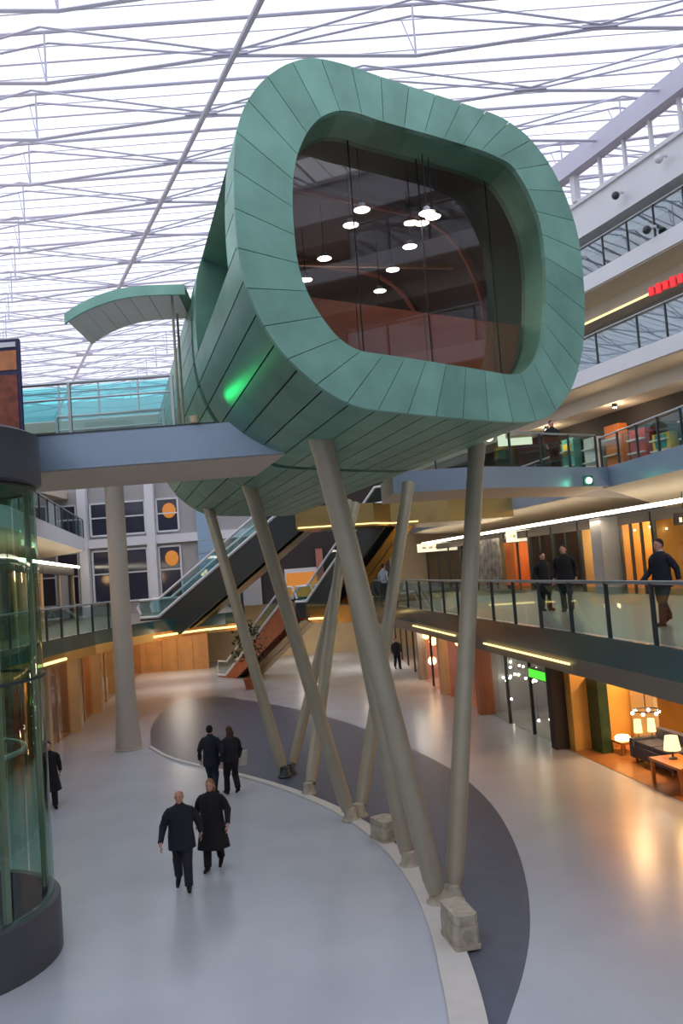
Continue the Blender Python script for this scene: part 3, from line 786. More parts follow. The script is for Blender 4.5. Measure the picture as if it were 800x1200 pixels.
# tapered column
cb = PZ(151, 878, 0)
col_ = thing('tapered_column', 'pale tapered column with a flared foot carrying the terrace', 'column', (cb.x, cb.y, 0))
MB().lathe([(.46, 0), (.45, .25), (.39, 1.2), (.345, 2.2), (.34, 6), (.33, FT - .5), (.42, FT - .36)], 28, (cb.x, cb.y, 0)).build('shaft', 'column', col_, True)
MB().lathe([(.5, 0), (.5, .05), (.45, .07)], 28, (cb.x, cb.y, 0)).build('base_ring', 'column', col_, True)

# ================================================================== SHOPS
def shop_shell(name, p0, p1, z0, z1, depth, wallm, floorm='shop_floor', part0=True, part1=True, label=None):
    """room behind a shop front p0 -> p1; the room lies on the right hand side of p0 -> p1"""
    d = (V(p1) - V(p0)); L = d.length; t = d.normalized(); nn = V((t.y, -t.x))
    e = thing(name, label, 'wall' if label else None); struct(e)
    a = V(p0) + t * .04; b = V(p1) - t * .04; c = b + nn * depth; f = a + nn * depth
    def pl(vs, nm, m_): mb = MB(); mb.add(vs, [(0, 1, 2, 3)]); mb.build(nm, m_, e)
    pl([(f.x, f.y, z0), (c.x, c.y, z0), (c.x, c.y, z1), (f.x, f.y, z1)], 'back_wall', wallm)
    if part0: pl([(a.x, a.y, z0), (f.x, f.y, z0), (f.x, f.y, z1), (a.x, a.y, z1)], 'side_wall', wallm)
    if part1: pl([(b.x, b.y, z0), (c.x, c.y, z0), (c.x, c.y, z1), (b.x, b.y, z1)], 'side_wall', wallm)
    pl([(a.x, a.y, z0 + .012), (b.x, b.y, z0 + .012), (c.x, c.y, z0 + .012), (f.x, f.y, z0 + .012)], 'shop_floor', floorm)
    pl([(a.x, a.y, z1), (b.x, b.y, z1), (c.x, c.y, z1), (f.x, f.y, z1)], 'shop_ceiling', 'soffit')
    return e, a, b, t, nn, L
SPOT = MB().lathe([(0, 0), (.07, 0), (.08, .05), (.05, .1), (0, .1)], 10).mesh('bulb', 'lamp', True)
SPOTH = MB().lathe([(.085, .03), (.1, .03), (.1, .16), (0, .16)], 10).mesh('housing', 'darksteel', True)
def spots(pts, label, group):
    for p in pts:
        t = thing('ceiling_spotlight', label, 'lamp', p, 0, group); child('bulb', SPOT, t); child('housing', SPOTH, t)
def front(p0, p1, z0, z1, label, header='soffit', panes=3, fm='darksteel', glassm='glass_shop', hh=.5, open_=False):
    d = (V(p1) - V(p0)); L = d.length; t = d.normalized(); rz = math.atan2(t.y, t.x); nn = V((t.y, -t.x))
    p0 = V(p0) + t * .07; L -= .14
    e = thing('shop_front', label, 'shop front', (p0[0], p0[1], z0), rz)
    child('header', MB().box((L / 2, 0, z1 - z0 - hh / 2), (L, .18, hh)).mesh('header', header), e)
    if open_: return e
    for i in range(panes + 1):
        child('frame_post', MB().box((L * i / panes, 0, (z1 - z0 - hh) / 2), (.07, .1, z1 - z0 - hh)).mesh('frame_post', fm), e)
    for i in range(panes):
        child('glass_pane', MB().box((L * (i + .5) / panes, 0, (z1 - z0 - hh) / 2), (L / panes - .08, .015, z1 - z0 - hh - .04)).mesh('glass_pane', glassm), e)
    return e
def pillar(p, z0, z1, wd, m_, label, rz=.1):
    o = MB().box((0, 0, (z1 - z0) / 2), (wd, wd, z1 - z0), 0).build('pillar', m_); o.location = (p[0], p[1], z0); o.rotation_euler = (0, 0, rz)
    tag(o, label, 'pillar'); return o
def on_rg(x): return PZ(x, 940 - .458 * (800 - x), 0).xy
ZG = F1 - .83
def shelf_unit(p, rz, w_, h_, label, cols, n=4):
    t = thing('display_shelf', label, 'shelf', p, rz)
    fm = MB(); fm.box((-w_ / 2, 0, h_ / 2), (.05, .35, h_)); fm.box((w_ / 2, 0, h_ / 2), (.05, .35, h_)); child('side_frame', fm.mesh('side_frame', 'dark'), t)
    child('back_panel', MB().box((0, .17, h_ / 2), (w_, .03, h_)).mesh('back_panel', 'dark'), t)
    for k in range(n): child('shelf_board', MB().box((0, 0, .1 + k * (h_ - .2) / (n - 1)), (w_, .34, .04)).mesh('shelf_board', 'wood'), t)
    return t

# --- ground floor, right: A is open to the hall, B glazed, C and D further on
gA0, gAB, gBC, gCD, gDE, gE = on_rg(860), on_rg(661), on_rg(573), on_rg(522), on_rg(487) + V((.4, 0)), V((2.9, 56))
shop_shell('wall_shop_open', gAB, gA0, 0, ZG, -5.5, 'shop_cream', part1=False)
shop_shell('wall_shop_glitter', gBC, gAB, 0, ZG, -4, 'shop_grey', 'shop_grey')
shop_shell('wall_shop_pink', gCD, gBC, 0, ZG, -4, 'shop_pink')
shop_shell('wall_shop_amber', gDE, gCD, 0, ZG, -4, 'shop_orange')
shop_shell('wall_shop_far', gE, gDE, 0, ZG, -4, 'shop_cream')
wall('wall_right_near', (9.2, 4), tuple(gA0 + V((.3, -.5))), 0, ZG, 'shop_cream', .2)
front(gAB, gA0, 0, ZG, 'open front of the furniture shop with an orange lit floor', 'grey_wall', open_=True, hh=.35)
front(gBC, gAB, 0, ZG, 'glazed grey shop front full of small sparkling lights under a green sign', 'grey_wall', 3, hh=.3)
front(gCD, gBC, 0, ZG, 'glazed shop front with pinkish red walls beside the brown pillar', 'grey_wall', 2, hh=.3)
front(gDE, gCD, 0, ZG, 'glazed shop front with orange lamps, beyond the pinkish one', 'grey_wall', 2, hh=.3)
front(gE, gDE, 0, ZG, 'cream lit shop front at the far end of the ground floor', 'grey_wall', 4, hh=.3)
pillar(gAB + V((-.1, 0)), 0, ZG, .42, 'dark', 'dark square pillar between the furniture shop and the glittering shop')
pillar(gBC + V((-.1, 0)), 0, ZG, .55, 'brown', 'brown square pillar beside the glittering glass shop front')
pillar(gCD, 0, ZG, .4, 'shop_cream', 'cream square pillar between the pink and the orange lit shop')
pillar(gDE, 0, ZG, .4, 'shop_grey', 'grey square pillar beyond the orange lit shop')
# green sign
p = PY(634, 791, 26.9)
t = thing('green_sign', 'glowing green sign above the glittering shop front', 'sign', tuple(p), math.atan2((gAB - gBC).y, (gAB - gBC).x))
child('box', MB().box((0, 0, 0), (1.7, .14, .34)).mesh('box', 'darksteel'), t); child('sign_face', MB().box((0, -.0, 0), (1.62, .2, .26)).mesh('sign_face', 'green_sign'), t)
# sparkling lamps in B
rng = random.Random(3)
SPK = MB().ball((0, 0, 0), .045, 8).mesh('bulb', 'lamp', True)
SPKC = MB().tube([(0, 0, 0), (0, 0, .9)], .006, 4).mesh('cord', 'darksteel')
tB = (gAB - gBC); nB = V((-tB.y, tB.x)).normalized() * -1
if nB.x < 0: nB = -nB
for k in range(30):
    x_ = rng.uniform(582, 654); y_ = rng.choice((rng.uniform(768, 800), rng.uniform(768, 800), rng.uniform(780, 845))); q = PY(x_, y_, on_rg(x_).y + rng.uniform(.6, 3.2))
    t = thing('pendant_bulb', 'tiny bright bulb hanging inside the glittering shop', 'lamp', (q.x, q.y, q.z), 0, 'bulbs inside the glittering shop'); child('bulb', SPK, t, (0, 0, 0)); child('cord', SPKC, t)
q = gBC + tB * .5 + nB * 1.5; point_light('shop_light', (q.x, q.y, 2.7), (1, .9, .75), 60, .3)
q = (gCD + gBC) / 2 + V((1.6, .4)); point_light('shop_light', (q.x, q.y, 2.6), (1, .6, .4), 110, .3)
q = (gDE + gCD) / 2 + V((1.6, .4)); point_light('shop_light', (q.x, q.y, 2.6), (1, .55, .25), 160, .3)
q = (gE + gDE) / 2 + V((1.6, .4)); point_light('shop_light', (q.x, q.y, 2.6), (1, .75, .45), 160, .3)
# orange globe lamps in C and D
GLB = MB().ball((0, 0, 0), .2, 14).mesh('globe', 'lamp_warm', True); GLC = MB().tube([(0, 0, .18), (0, 0, 1.0)], .01, 4).mesh('cord', 'darksteel')
for x, y, d in ((500, 752, 41), (499, 775, 41), (530, 753, 37), (492, 745, 43)):
    p = PY(x, y, d); t = thing('globe_lamp', 'glowing orange globe lamp inside the shops beyond the brown pillar', 'lamp', (p.x + .3, p.y, p.z), 0, 'orange globe lamps'); child('globe', GLB, t); child('cord', GLC, t)
# furniture shop A: partitions, chandelier, sofa, tables, lamps
tA = (gA0 - gAB); LA = tA.length; tA.normalize(); nA = V((-tA.y, tA.x))
if nA.x < 0: nA = -nA
def inA(u, d, z=0): q = gAB + tA * u + nA * d; return V((q.x, q.y, z))
rA = math.atan2(tA.y, tA.x)
def boxA(u, d, z0, z1, wu, wd, nm, m_, label, cat):
    q = inA(u, d); o = MB().box((0, 0, (z1 - z0) / 2), (wu, wd, z1 - z0)).build(nm, m_); o.location = (q.x, q.y, z0); o.rotation_euler = (0, 0, rA); tag(o, label, cat); return o
boxA(.35, 2.6, .013, ZG, .5, 5, 'partition', 'amber', 'amber lit partition wall behind the dark pillar', 'partition')
boxA(1.45, 1.9, .013, ZG - .1, 1.3, .12, 'partition', 'shop_cream', 'pale partition wall in the furniture shop', 'partition')
boxA(3.6, 3.2, .013, ZG - .1, 1.6, .12, 'partition', 'shop_red', 'dark red partition wall behind the chandelier', 'partition')
boxA(6.2, 3.4, .013, ZG - .1, 2.8, .12, 'partition', 'shop_red', 'dark red partition wall beside the sofa', 'partition')
boxA(.95, .75, .013, 2.1, .7, .3, 'display_board', 'green_leaf', 'dark green display panel by the amber wall', 'panel')
def sofa(q, rz, m_, label):
    t = thing('sofa', label, 'sofa', tuple(q), rz)
    child('seat', MB().box((0, 0, .3), (1.9, .85, .3)).mesh('seat', m_), t); child('backrest', MB().box((0, .38, .55), (1.9, .2, .6)).mesh('backrest', m_), t)
    for sx in (-1, 1):
        child('armrest', MB().box((sx * .98, 0, .38), (.2, .9, .5)).mesh('armrest', m_), t); child('cushion', MB().box((sx * .45, -.03, .5), (.82, .7, .14)).mesh('cushion', m_), t)
        for sy in (-1, 1): child('leg', MB().box((sx * .9, sy * .36, .075), (.07, .07, .15)).mesh('leg', 'wood'), t)
M['sofa'] = mat('dark_blue_grey_cloth', rgb(76, 76, 92), .8)
sofa(inA(3.5, 1.3, .013), rA, 'sofa', 'dark grey blue sofa on the orange lit shop floor')
def table(q, rz, w_, d_, h_, m_, label):
    t = thing('low_table', label, 'table', tuple(q), rz)
    child('table_top', MB().box((0, 0, h_ - .03), (w_, d_, .06)).mesh('table_top', m_), t)
    for sx in (-1, 1):
        for sy in (-1, 1): child('leg', MB().box((sx * (w_ / 2 - .06), sy * (d_ / 2 - .06), (h_ - .06) / 2), (.07, .07, h_ - .06)).mesh('leg', m_), t)
tq = inA(5.3, .6, .013); table(tq, rA, 1.4, .8, .62, 'wood', 'low wooden table with a glowing lamp near the hall floor')
SHD = MB().lathe([(.1, .25), (.17, .25), (.13, .55), (.1, .55)], 16).mesh('lamp_shade', 'shade', True) if 'shade' in M else None
M['shade'] = emit('lit_lamp_shade', (1, .66, .28, 1), 2.2)
SHD = MB().lathe([(.16, .22), (.2, .22), (.15, .55), (.12, .55)], 16).mesh('lamp_shade', 'shade', True)
STM = MB().lathe([(0, 0), (.1, 0), (.1, .03), (.025, .06), (.025, .3), (0, .3)], 12).mesh('lamp_stem', 'darksteel', True)
def table_lamp(q, label, s=1):
    t = thing('table_lamp', label, 'lamp', tuple(q)); a = child('lamp_shade', SHD, t); b = child('lamp_stem', STM, t); t.scale = (s, s, s); return t
q = inA(5.05, .6, .633); table_lamp(q, 'table lamp with a glowing yellow shade on the low wooden table'); point_light('table_lamp_light', (q.x, q.y - .3, q.z + .75), (1, .55, .2), 25, .12)
table(inA(1.35, 1.2, .013), rA, .8, .5, .35, 'wood', 'small low wooden table in front of the pale partition')
q = inA(1.35, 1.2, .363); o = MB().lathe([(0, 0), (.2, .0), (.22, .06), (.17, .12), (0, .14)], 16).build('bowl_lamp', 'lamp_warm', None, True); o.location = q; tag(o, 'low glowing orange bowl lamp on the small table', 'lamp')
table(inA(3.9, 3.75, .013), rA, 1.6, .5, .8, 'wood', 'wooden sideboard table at the rear of the furniture shop')
ch = thing('chandelier', 'chandelier of small bright bulbs before the dark red wall', 'lamp', tuple(PY(756, 832, 23.0)))
child('rod', MB().tube([(0, 0, 0), (0, 0, ZG - ch.location.z)], .015, 6).mesh('rod', 'darksteel'), ch)
child('ring', MB().tube([(.35 * math.cos(a * .3927), .35 * math.sin(a * .3927), 0) for a in range(16)], .02, 6, closed=True).mesh('ring', 'darksteel'), ch)
for k in range(6): child('bulb', SPK, ch, (.35 * math.cos(k * 1.047), .35 * math.sin(k * 1.047), -.06))
for u, d in ((2.2, .9), (3.2, 1.2), (4.6, 1.0)):
    q = inA(u, 2.9, 1.2)
for k, (u, z) in enumerate(((3.35, 1.25), (3.75, 1.3))):
    q = PY((748, 764)[k], 862, 23.6); t = thing('floor_lamp', 'slim floor lamp with a warm lit shade behind the sofa', 'lamp', (q.x, q.y, .013), 0, 'warm floor lamps behind the sofa')
    child('shade', MB().lathe([(.13, 1.1), (.16, 1.1), (.13, 1.6), (.1, 1.6)], 14).mesh('shade', 'shade', True), t); child('pole', MB().lathe([(0, 0), (.14, 0), (.14, .02), (.015, .03), (.015, 1.3), (0, 1.3)], 10).mesh('pole', 'darksteel', True), t); t.scale = (.7, .7, .7)
for u in (1.2, 4.0, 6.6):
    q = inA(u, 1.6, ZG - .25); spots([tuple(q + V((0, 0, .05)))], 'recessed warm spotlight in the furniture shop ceiling', 'furniture shop spotlights')
    area_light('shop_downlight', tuple(q), .5, (1, .6, .28), 85)

# --- first floor, right: shop fronts under the long strip light
def on_s1(d):
    for a, b in zip(S1, S1[1:]):
        if a[1] <= d <= b[1]: f = (d - a[1]) / (b[1] - a[1]); return V((lerp(a[0], b[0], f), d))
Z1T = 7.0
def d_at(px):
    return min((abs(px_of(V((on_s1(d / 20).x, d / 20, 5.5)))[0] - px), d / 20) for d in range(280, 1190))[1]
bays1 = [(20, d_at(768), 'amber', 'amber lit shop front with strings of tiny lights, at the near end of the gallery', 3),
         (d_at(768), d_at(729), 'amber', 'amber lit shop front between the strings of lights and the grey pillar', 3),
         (d_at(702), d_at(682), 'shop_cream', 'narrow cream lit shop front beyond the grey pillar', 1),
         (d_at(682), d_at(650), 'dark', 'dark open shop front behind the taller person on the gallery', 2),
         (d_at(650), d_at(622), 'dark', 'dim shop front with a bright lamp beside the orange banner', 2),
         (d_at(622), d_at(594), 'shop_orange', 'orange lit shop front under the nearer cream sign', 2),
         (d_at(594), d_at(558), 'shop_grey', 'grey shop front with a large patterned picture', 3),
         (d_at(558), d_at(500), 'dark', 'dark shop front under the farther cream sign', 4)]
for a, b, m_, lb, n in bays1:
    pa, pb = on_s1(a), on_s1(b)
    shop_shell('wall_shop_gallery', pb, pa, F1, Z1T, -3.2, m_, 'shop_floor')
    front(pb, pa, F1, Z1T, lb, 'dark', n, hh=.35)
    c = (pa + pb) / 2
    point_light('shop_light', (c.x + 1.3, c.y + .3, Z1T - .5), (1, .72, .36) if m_ != 'dark' else (1, .6, .3), {'amber': 120, 'dark': 35, 'shop_orange': 110}.get(m_, 80), .25)
pillar(on_s1(d_at(715)), F1, Z1T, 1.0, 'shop_grey', 'broad grey pillar between amber shops on the gallery')
pillar(on_s1(20) - V((.1, 0)), F1, Z1T, .4, 'dark', 'dark pillar at the near end of the amber shops')
sl = [tuple(on_s1(d)) for d in (14, 20, 26.7, 35, 42, 50, 58)]
NT[0] += 1
mb = MB().tube([(p[0] - .62, p[1], Z1T + .12) for p in sl], .07, 8); o = mb.build('strip_light', 'strip'); tag(o, 'long white strip light above the first floor gallery shops', 'light')
for d in (25, 33, 41, 50):
    p = on_s1(d); area_light('strip_glow', (p.x - .6, p.y, Z1T - .1), 7, (1, .82, .55), 60, (0, 0, math.radians(98)), .2)
# cream signs
for x, y, d, wd, lb in ((607, 628, d_at(607) - .35, 1.25, 'cream lit sign box above the orange shop front'), (512, 641, d_at(512) - .5, 2.7, 'long cream lit sign box farther along the gallery')):
    p = PY(x, y, d); t = thing('sign_box', lb, 'sign', tuple(p), math.radians(0))
    child('box', MB().box((0, .06, 0), (wd, .14, .62)).mesh('box', 'darksteel'), t); sf = child('sign_face', MB().box((0, -.02, 0), (wd - .05, .04, .56)).mesh('sign_face', 'cream_sign'), t)
    for k in range(5): child('letter', MB().box((-wd * .32 + k * wd * .16, -.045, 0), (wd * .09, .01, .12)).mesh('letter', 'shop_cream'), sf)
p = PY(797, 606, 25.2); t = thing('sign_box', 'dark hanging sign board beside the strip light', 'sign', tuple(p)); child('board', MB().box((.1, 0, -.05), (.6, .08, .36)).mesh('board', 'dark'), t)
child('hanger', MB().tube([(.1, 0, .12), (.1, 0, .75)], .015, 6).mesh('hanger', 'darksteel'), t)
for k in range(2): child('letter', MB().box((-.02 + k * .14, -.045, -.08), (.08, .01, .14)).mesh('letter', 'cream_sign'), t)
# strings of tiny lights in the amber shops
TNY = MB().ball((0, 0, 0), .028, 6).mesh('bulb', 'lamp')
for i in range(16):
    u = i / 15; pa, pb = on_s1(22.6), on_s1(d_at(732)); q = pa.lerp(pb, u) + V((.45, 0))
    o = put('fairy_bulb', TNY); o.location = (q.x, q.y, 6.42 + .07 * math.sin(i * 2.1)); tag(o, 'tiny fairy light bulb at the ceiling of the amber shops', 'lamp', 'fairy lights in the amber shops')
for i in range(5):
    p_ = on_s1(23 + i * 1.5) + V((1.9, 0)); shelf_unit((p_.x, p_.y, F1 + .013), math.radians(-83), 1.1, 1.7 + .2 * (i % 2), ['tall wooden display shelf in the amber shop', 'lower wooden display shelf in the amber shop'][i % 2], None)['group'] = 'amber shop shelves'
# orange banner, patterned picture
p = on_s1(d_at(606)) - V((.35, 0)); o = MB().box((0, 0, 1.05), (.9, .04, 2.1)).build('banner', 'shop_orange'); o.location = (p.x, p.y, F1 + .25); o.rotation_euler = (0, 0, math.radians(-70)); tag(o, 'upright orange banner in front of the gallery shops', 'banner')
M['pattern'] = mat('patterned_print', rgb(120, 118, 116), .5, 0, .8, 2.2)
p = on_s1(d_at(578)) - V((.3, 0)); o = MB().box((0, 0, 1.2), (4.2, .05, 2.3)).build('picture_panel', 'pattern'); o.location = (p.x, p.y, F1 + .3); o.rotation_euler = (0, 0, math.radians(-81)); tag(o, 'large grey swirling picture panel on the gallery shop front', 'picture')

# --- second floor, right: colourful goods behind the glass
rr = random.Random(5)
cols = {'red': (190, 50, 40), 'yellow': (220, 180, 60), 'blue': (60, 110, 160), 'teal_box': (70, 150, 140), 'white_box': (220, 215, 205), 'orange_box': (220, 120, 50)}
for k, v in cols.items(): M['good_' + k] = mat('good_' + k, rgb(*v), .6, 0, .1, 3)
def on_line(L_, d):
    for a, b in zip(L_, L_[1:]):
        if a[1] <= d <= b[1]: f = (d - a[1]) / (b[1] - a[1]); return V((lerp(a[0], b[0], f), d))
W2 = shift(E3, 2.2)
kk = list(cols)
gn = {'red': 'red', 'yellow': 'yellow', 'blue': 'blue', 'teal_box': 'teal', 'white_box': 'white', 'orange_box': 'orange'}
for i, d in enumerate([24.5, 25.6, 26.7, 27.8, 28.9, 30.0, 31.4, 32.6, 34, 35.4, 37]):
    c_ = kk[(i * 5 + 1) % 6]; p = on_line(W2, d); h_ = rr.uniform(1.3, 2.2)
    t = thing('display_cabinet', '%s display cabinet on the second floor gallery' % gn[c_], 'cabinet', (p.x, p.y, F2), math.radians(-72), 'second floor display cabinets')
    child('body', MB().box((0, .1, h_ / 2), (.95, .4, h_)).mesh('body', 'good_' + c_), t)
    for q in range(3): child('shelf', MB().box((0, -.18, .3 + q * h_ / 3.4), (.9, .2, .05)).mesh('shelf', 'good_white_box'), t)
    if i % 2 == 0: child('poster', MB().box((0, -.12, h_ * .78), (.6, .03, .5)).mesh('poster', 'good_' + kk[(i + 3) % 6]), t)
for d in (24, 28, 32.5, 37):
    p = on_line(W2, d); point_light('second_floor_light', (p.x - .9, p.y, F3 - 1.7), (1, .8, .55), 45, .2)
spots([(on_line(W2, d).x - .9, d, F3 - 1.42) for d in (24, 28, 32.5, 37)], 'round ceiling spotlight above the second floor cabinets', 'second floor spotlights')
p = PY(603, 515, 40); t = thing('sign_box', 'small cream lit sign on the second floor beyond the cross bridge', 'sign', tuple(p)); child('board', MB().box((0, 0, 0), (1.6, .1, .55)).mesh('board', 'cream_sign'), t)
# red sign on the third floor
p = on_line(E3, 27.6); zz = PY(784, 332, 27.6)
t = thing('red_sign', 'glowing red lettered sign on the third floor gallery', 'sign', (zz.x, zz.y, zz.z), math.radians(-66))
child('tray', MB().box((0, .05, 0), (1.9, .06, .18)).mesh('tray', 'dark'), t)
for k in range(6): child('letter', MB().box((-.8 + k * .32, 0, .0), (.22, .08, .34 if k % 2 else .28)).mesh('letter', 'red_sign'), t)
mb = MB().tube([(p[0] + 1.2, p[1], F4 - 1.32) for p in U4 if 8 < p[1] < 46], .04, 6); o = mb.build('cove_light', 'goldlight'); tag(o, 'warm cove light line under the fourth floor slab', 'light')
# cameras and lamps on the parapet
def dome(p, m_, lb):
    t = thing('dome_camera', lb, 'camera', tuple(p)); child('dome', MB().ball((0, 0, -.05), .15, 14).mesh('dome', m_, True), t); child('bracket', MB().box((.15, 0, .05), (.34, .1, .08)).mesh('bracket', 'white'), t)
e4 = lambda d, z, dx=-.18: V((on_line(U4, d).x + dx, d, z))
dome(e4(31.0, 18.95), 'darksteel', 'black dome camera on the white parapet')
dome(e4(28.8, 19.2), 'white', 'white dome camera on the white parapet')
dome(V((on_line(U4, 29.4).x - .38, 29.4, F4 + .35)), 'darksteel', 'dark round camera on the top gallery railing')

# --- left: ground and first floor shops
def on_lg(L_, d): return on_line(L_, d)
lb_g = [(24, 31, 'dark', 'dark shop front behind the lift on the ground floor'), (31, 35.5, 'shop_red', 'russet lit shop front near the tapered column'), (35.5, 40.5, 'wood', 'orange wood shop front beyond the russet one'), (40.5, 47, 'shop_cream', 'cream lit shop front behind the tapered column'), (47, 57.5, 'shop_orange', 'orange shop front deepest on the lift side')]
for a, b, m_, lb in lb_g:
    pa, pb = on_lg(Lg, a), on_lg(Lg, b)
    shop_shell('wall_shop_lift_side', pa, pb, 0, ZG, -3.5, m_)
    front(pa, pb, 0, ZG, lb, 'bronze', 2, 'shop_cream', hh=.4)
    c = (pa + pb) / 2; point_light('shop_light', (c.x - 1.4, c.y, 2.7), (1, .62, .3), 70 if m_ != 'dark' else 20, .25)
    pillar(pb + V((.15, 0)), 0, ZG, .45, 'shop_cream', 'cream pillar at the far edge of the ' + lb.split(' shop')[0] + ' shop')
lb_1 = [(22, 27.5, 'shop_orange', 'orange lit first floor shop front behind the lift'), (27.5, 32, 'dark', 'dim first floor shop front with a cream pillar'), (32, 38, 'shop_cream', 'cream lit first floor shop front above the column foot'), (38, 49, 'dark', 'dark first floor shop front reaching to the grey facade')]
for a, b, m_, lb in lb_1:
    pa, pb = on_lg(S1L, a), on_lg(S1L, b)
    shop_shell('wall_shop_lift_side_upper', pa, pb, F1, Z1T, -3, m_)
    front(pa, pb, F1, Z1T, lb, 'dark', 2, 'shop_cream', hh=.4)
    c = (pa + pb) / 2; point_light('shop_light', (c.x - 1.2, c.y, 6.3), (1, .6, .28), 80 if m_ != 'dark' else 30, .25)
mb = MB().tube([(on_lg(S1L, d).x + .35, d, Z1T + .05) for d in (16, 22, 28, 32, 40, 49)], .07, 8); o = mb.build('strip_light', 'strip'); tag(o, 'strip light above the first floor shops on the lift side', 'light')
# panelled wall under the far gallery
mb = MB()
M['tan_wood'] = mat('tan_wood_panel', rgb(184, 138, 90), .45, 0, .12, 2)
wp = struct(thing('wall_panelled', 'orange wood panelled wall below the far gallery', 'wall'))
for k in range(6): MB().box((-15 + k * 1.02, 56.5, 1.6), (1.0, .12, 3.2)).build('panel', 'tan_wood', wp)
area_light('wood_wash', (-12.4, 54.5, 3.2), 5, (1, .6, .25), 60, (math.radians(35), 0, 0), .5)

for x_, y_ in ((-9.5, 47), (-10.5, 53), (1.2, 50), (-3, 57), (3.5, 43)):  # added panels brighten the far ground floor where too little daylight reaches
    t = thing('added_panel_light', 'added white light panel brightening the floor under the far first floor slab', 'lamp', (x_, y_, F1 - .9 if x_ < -4 or y_ < 46 else F1 - .9), 0, 'added light panels at the far end')
    child('housing', MB().box((0, 0, .04), (1.3, .7, .08)).mesh('housing', 'white'), t); child('diffuser', MB().box((0, 0, -.01), (1.2, .6, .02)).mesh('diffuser', 'strip'), t)
    area_light('added_panel_glow', (x_, y_, F1 - 1.0), 1.1, (1, .9, .78), 65)
# gold light ribbons under gallery edges
def ribbon(pts, lb, r=.05):
    o = MB().tube(pts, r, 6).build('glow_ribbon', 'goldlight', None, True); tag(o, lb, 'light')
sub = [p for p in L1 if 26 < p[1] < 31.5]; ribbon([(p[0] + .09, p[1], F1 - .72) for p in sub], 'gold light ribbon under the gallery beside the tapered column')
sub = [p for p in L1 if 36 < p[1] < 41.3 and p[0] < -5.1]; ribbon([(p[0] + .07, p[1] - .07, F1 - .66) for p in sub], 'gold light ribbon under the gallery at the escalator foot')
pe = lambda d: on_line(E1, d)
ribbon([(pe(d).x - .12, d, F1 - .62) for d in (17.6, 18.2, 19.5, 21, 22.4, 23.2)], 'gold light ribbon under the first floor gallery by the green sign', .025)
ribbon([(pe(d).x - .12, d, F1 - .6) for d in (26, 28, 30, 31.5)], 'gold light ribbon under the gallery behind the upright leg', .025)

# --- landings for the escalators
land = [(1.2, 38.5), (-.6, 40), (-1.9, 41.6), (-2.3, 44.6), (-1.2, 46.6), (1.5, 46.6), (7, 46), (7, 38.5)]
struct(MB().prism(land, F1 - .8, F1).build('floor_landing_first', 'bronze'), 'bronze edged escalator landing on the first floor', 'landing')
ribbon([(-.62, 39.93, F1 - .55), (-1.95, 41.55, F1 - .62)], 'gold light ribbon on the bronze escalator landing')
land2 = [(-2.0, 36.6), (1.4, 37.2), (2.2, 38.4), (4.8, 38.4), (7.8, 38.8), (7.8, 44), (3, 42.5), (1.2, 39.9), (-2.0, 39.4)]
struct(MB().prism(land2, F2 - 1.0, F2).build('floor_landing_second', 'bronze'), 'bronze clad escalator landing on the second floor', 'landing')
ribbon([(-1.9, 36.5, F2 - .9), (1.4, 37.1, F2 - .9), (2.25, 38.3, F2 - .9), (3.4, 38.3, F2 - .9)], 'glowing gold ribbon imitating reflections under the second floor escalator landing', .03)  # glowing tube stands in for gold reflections on the bronze

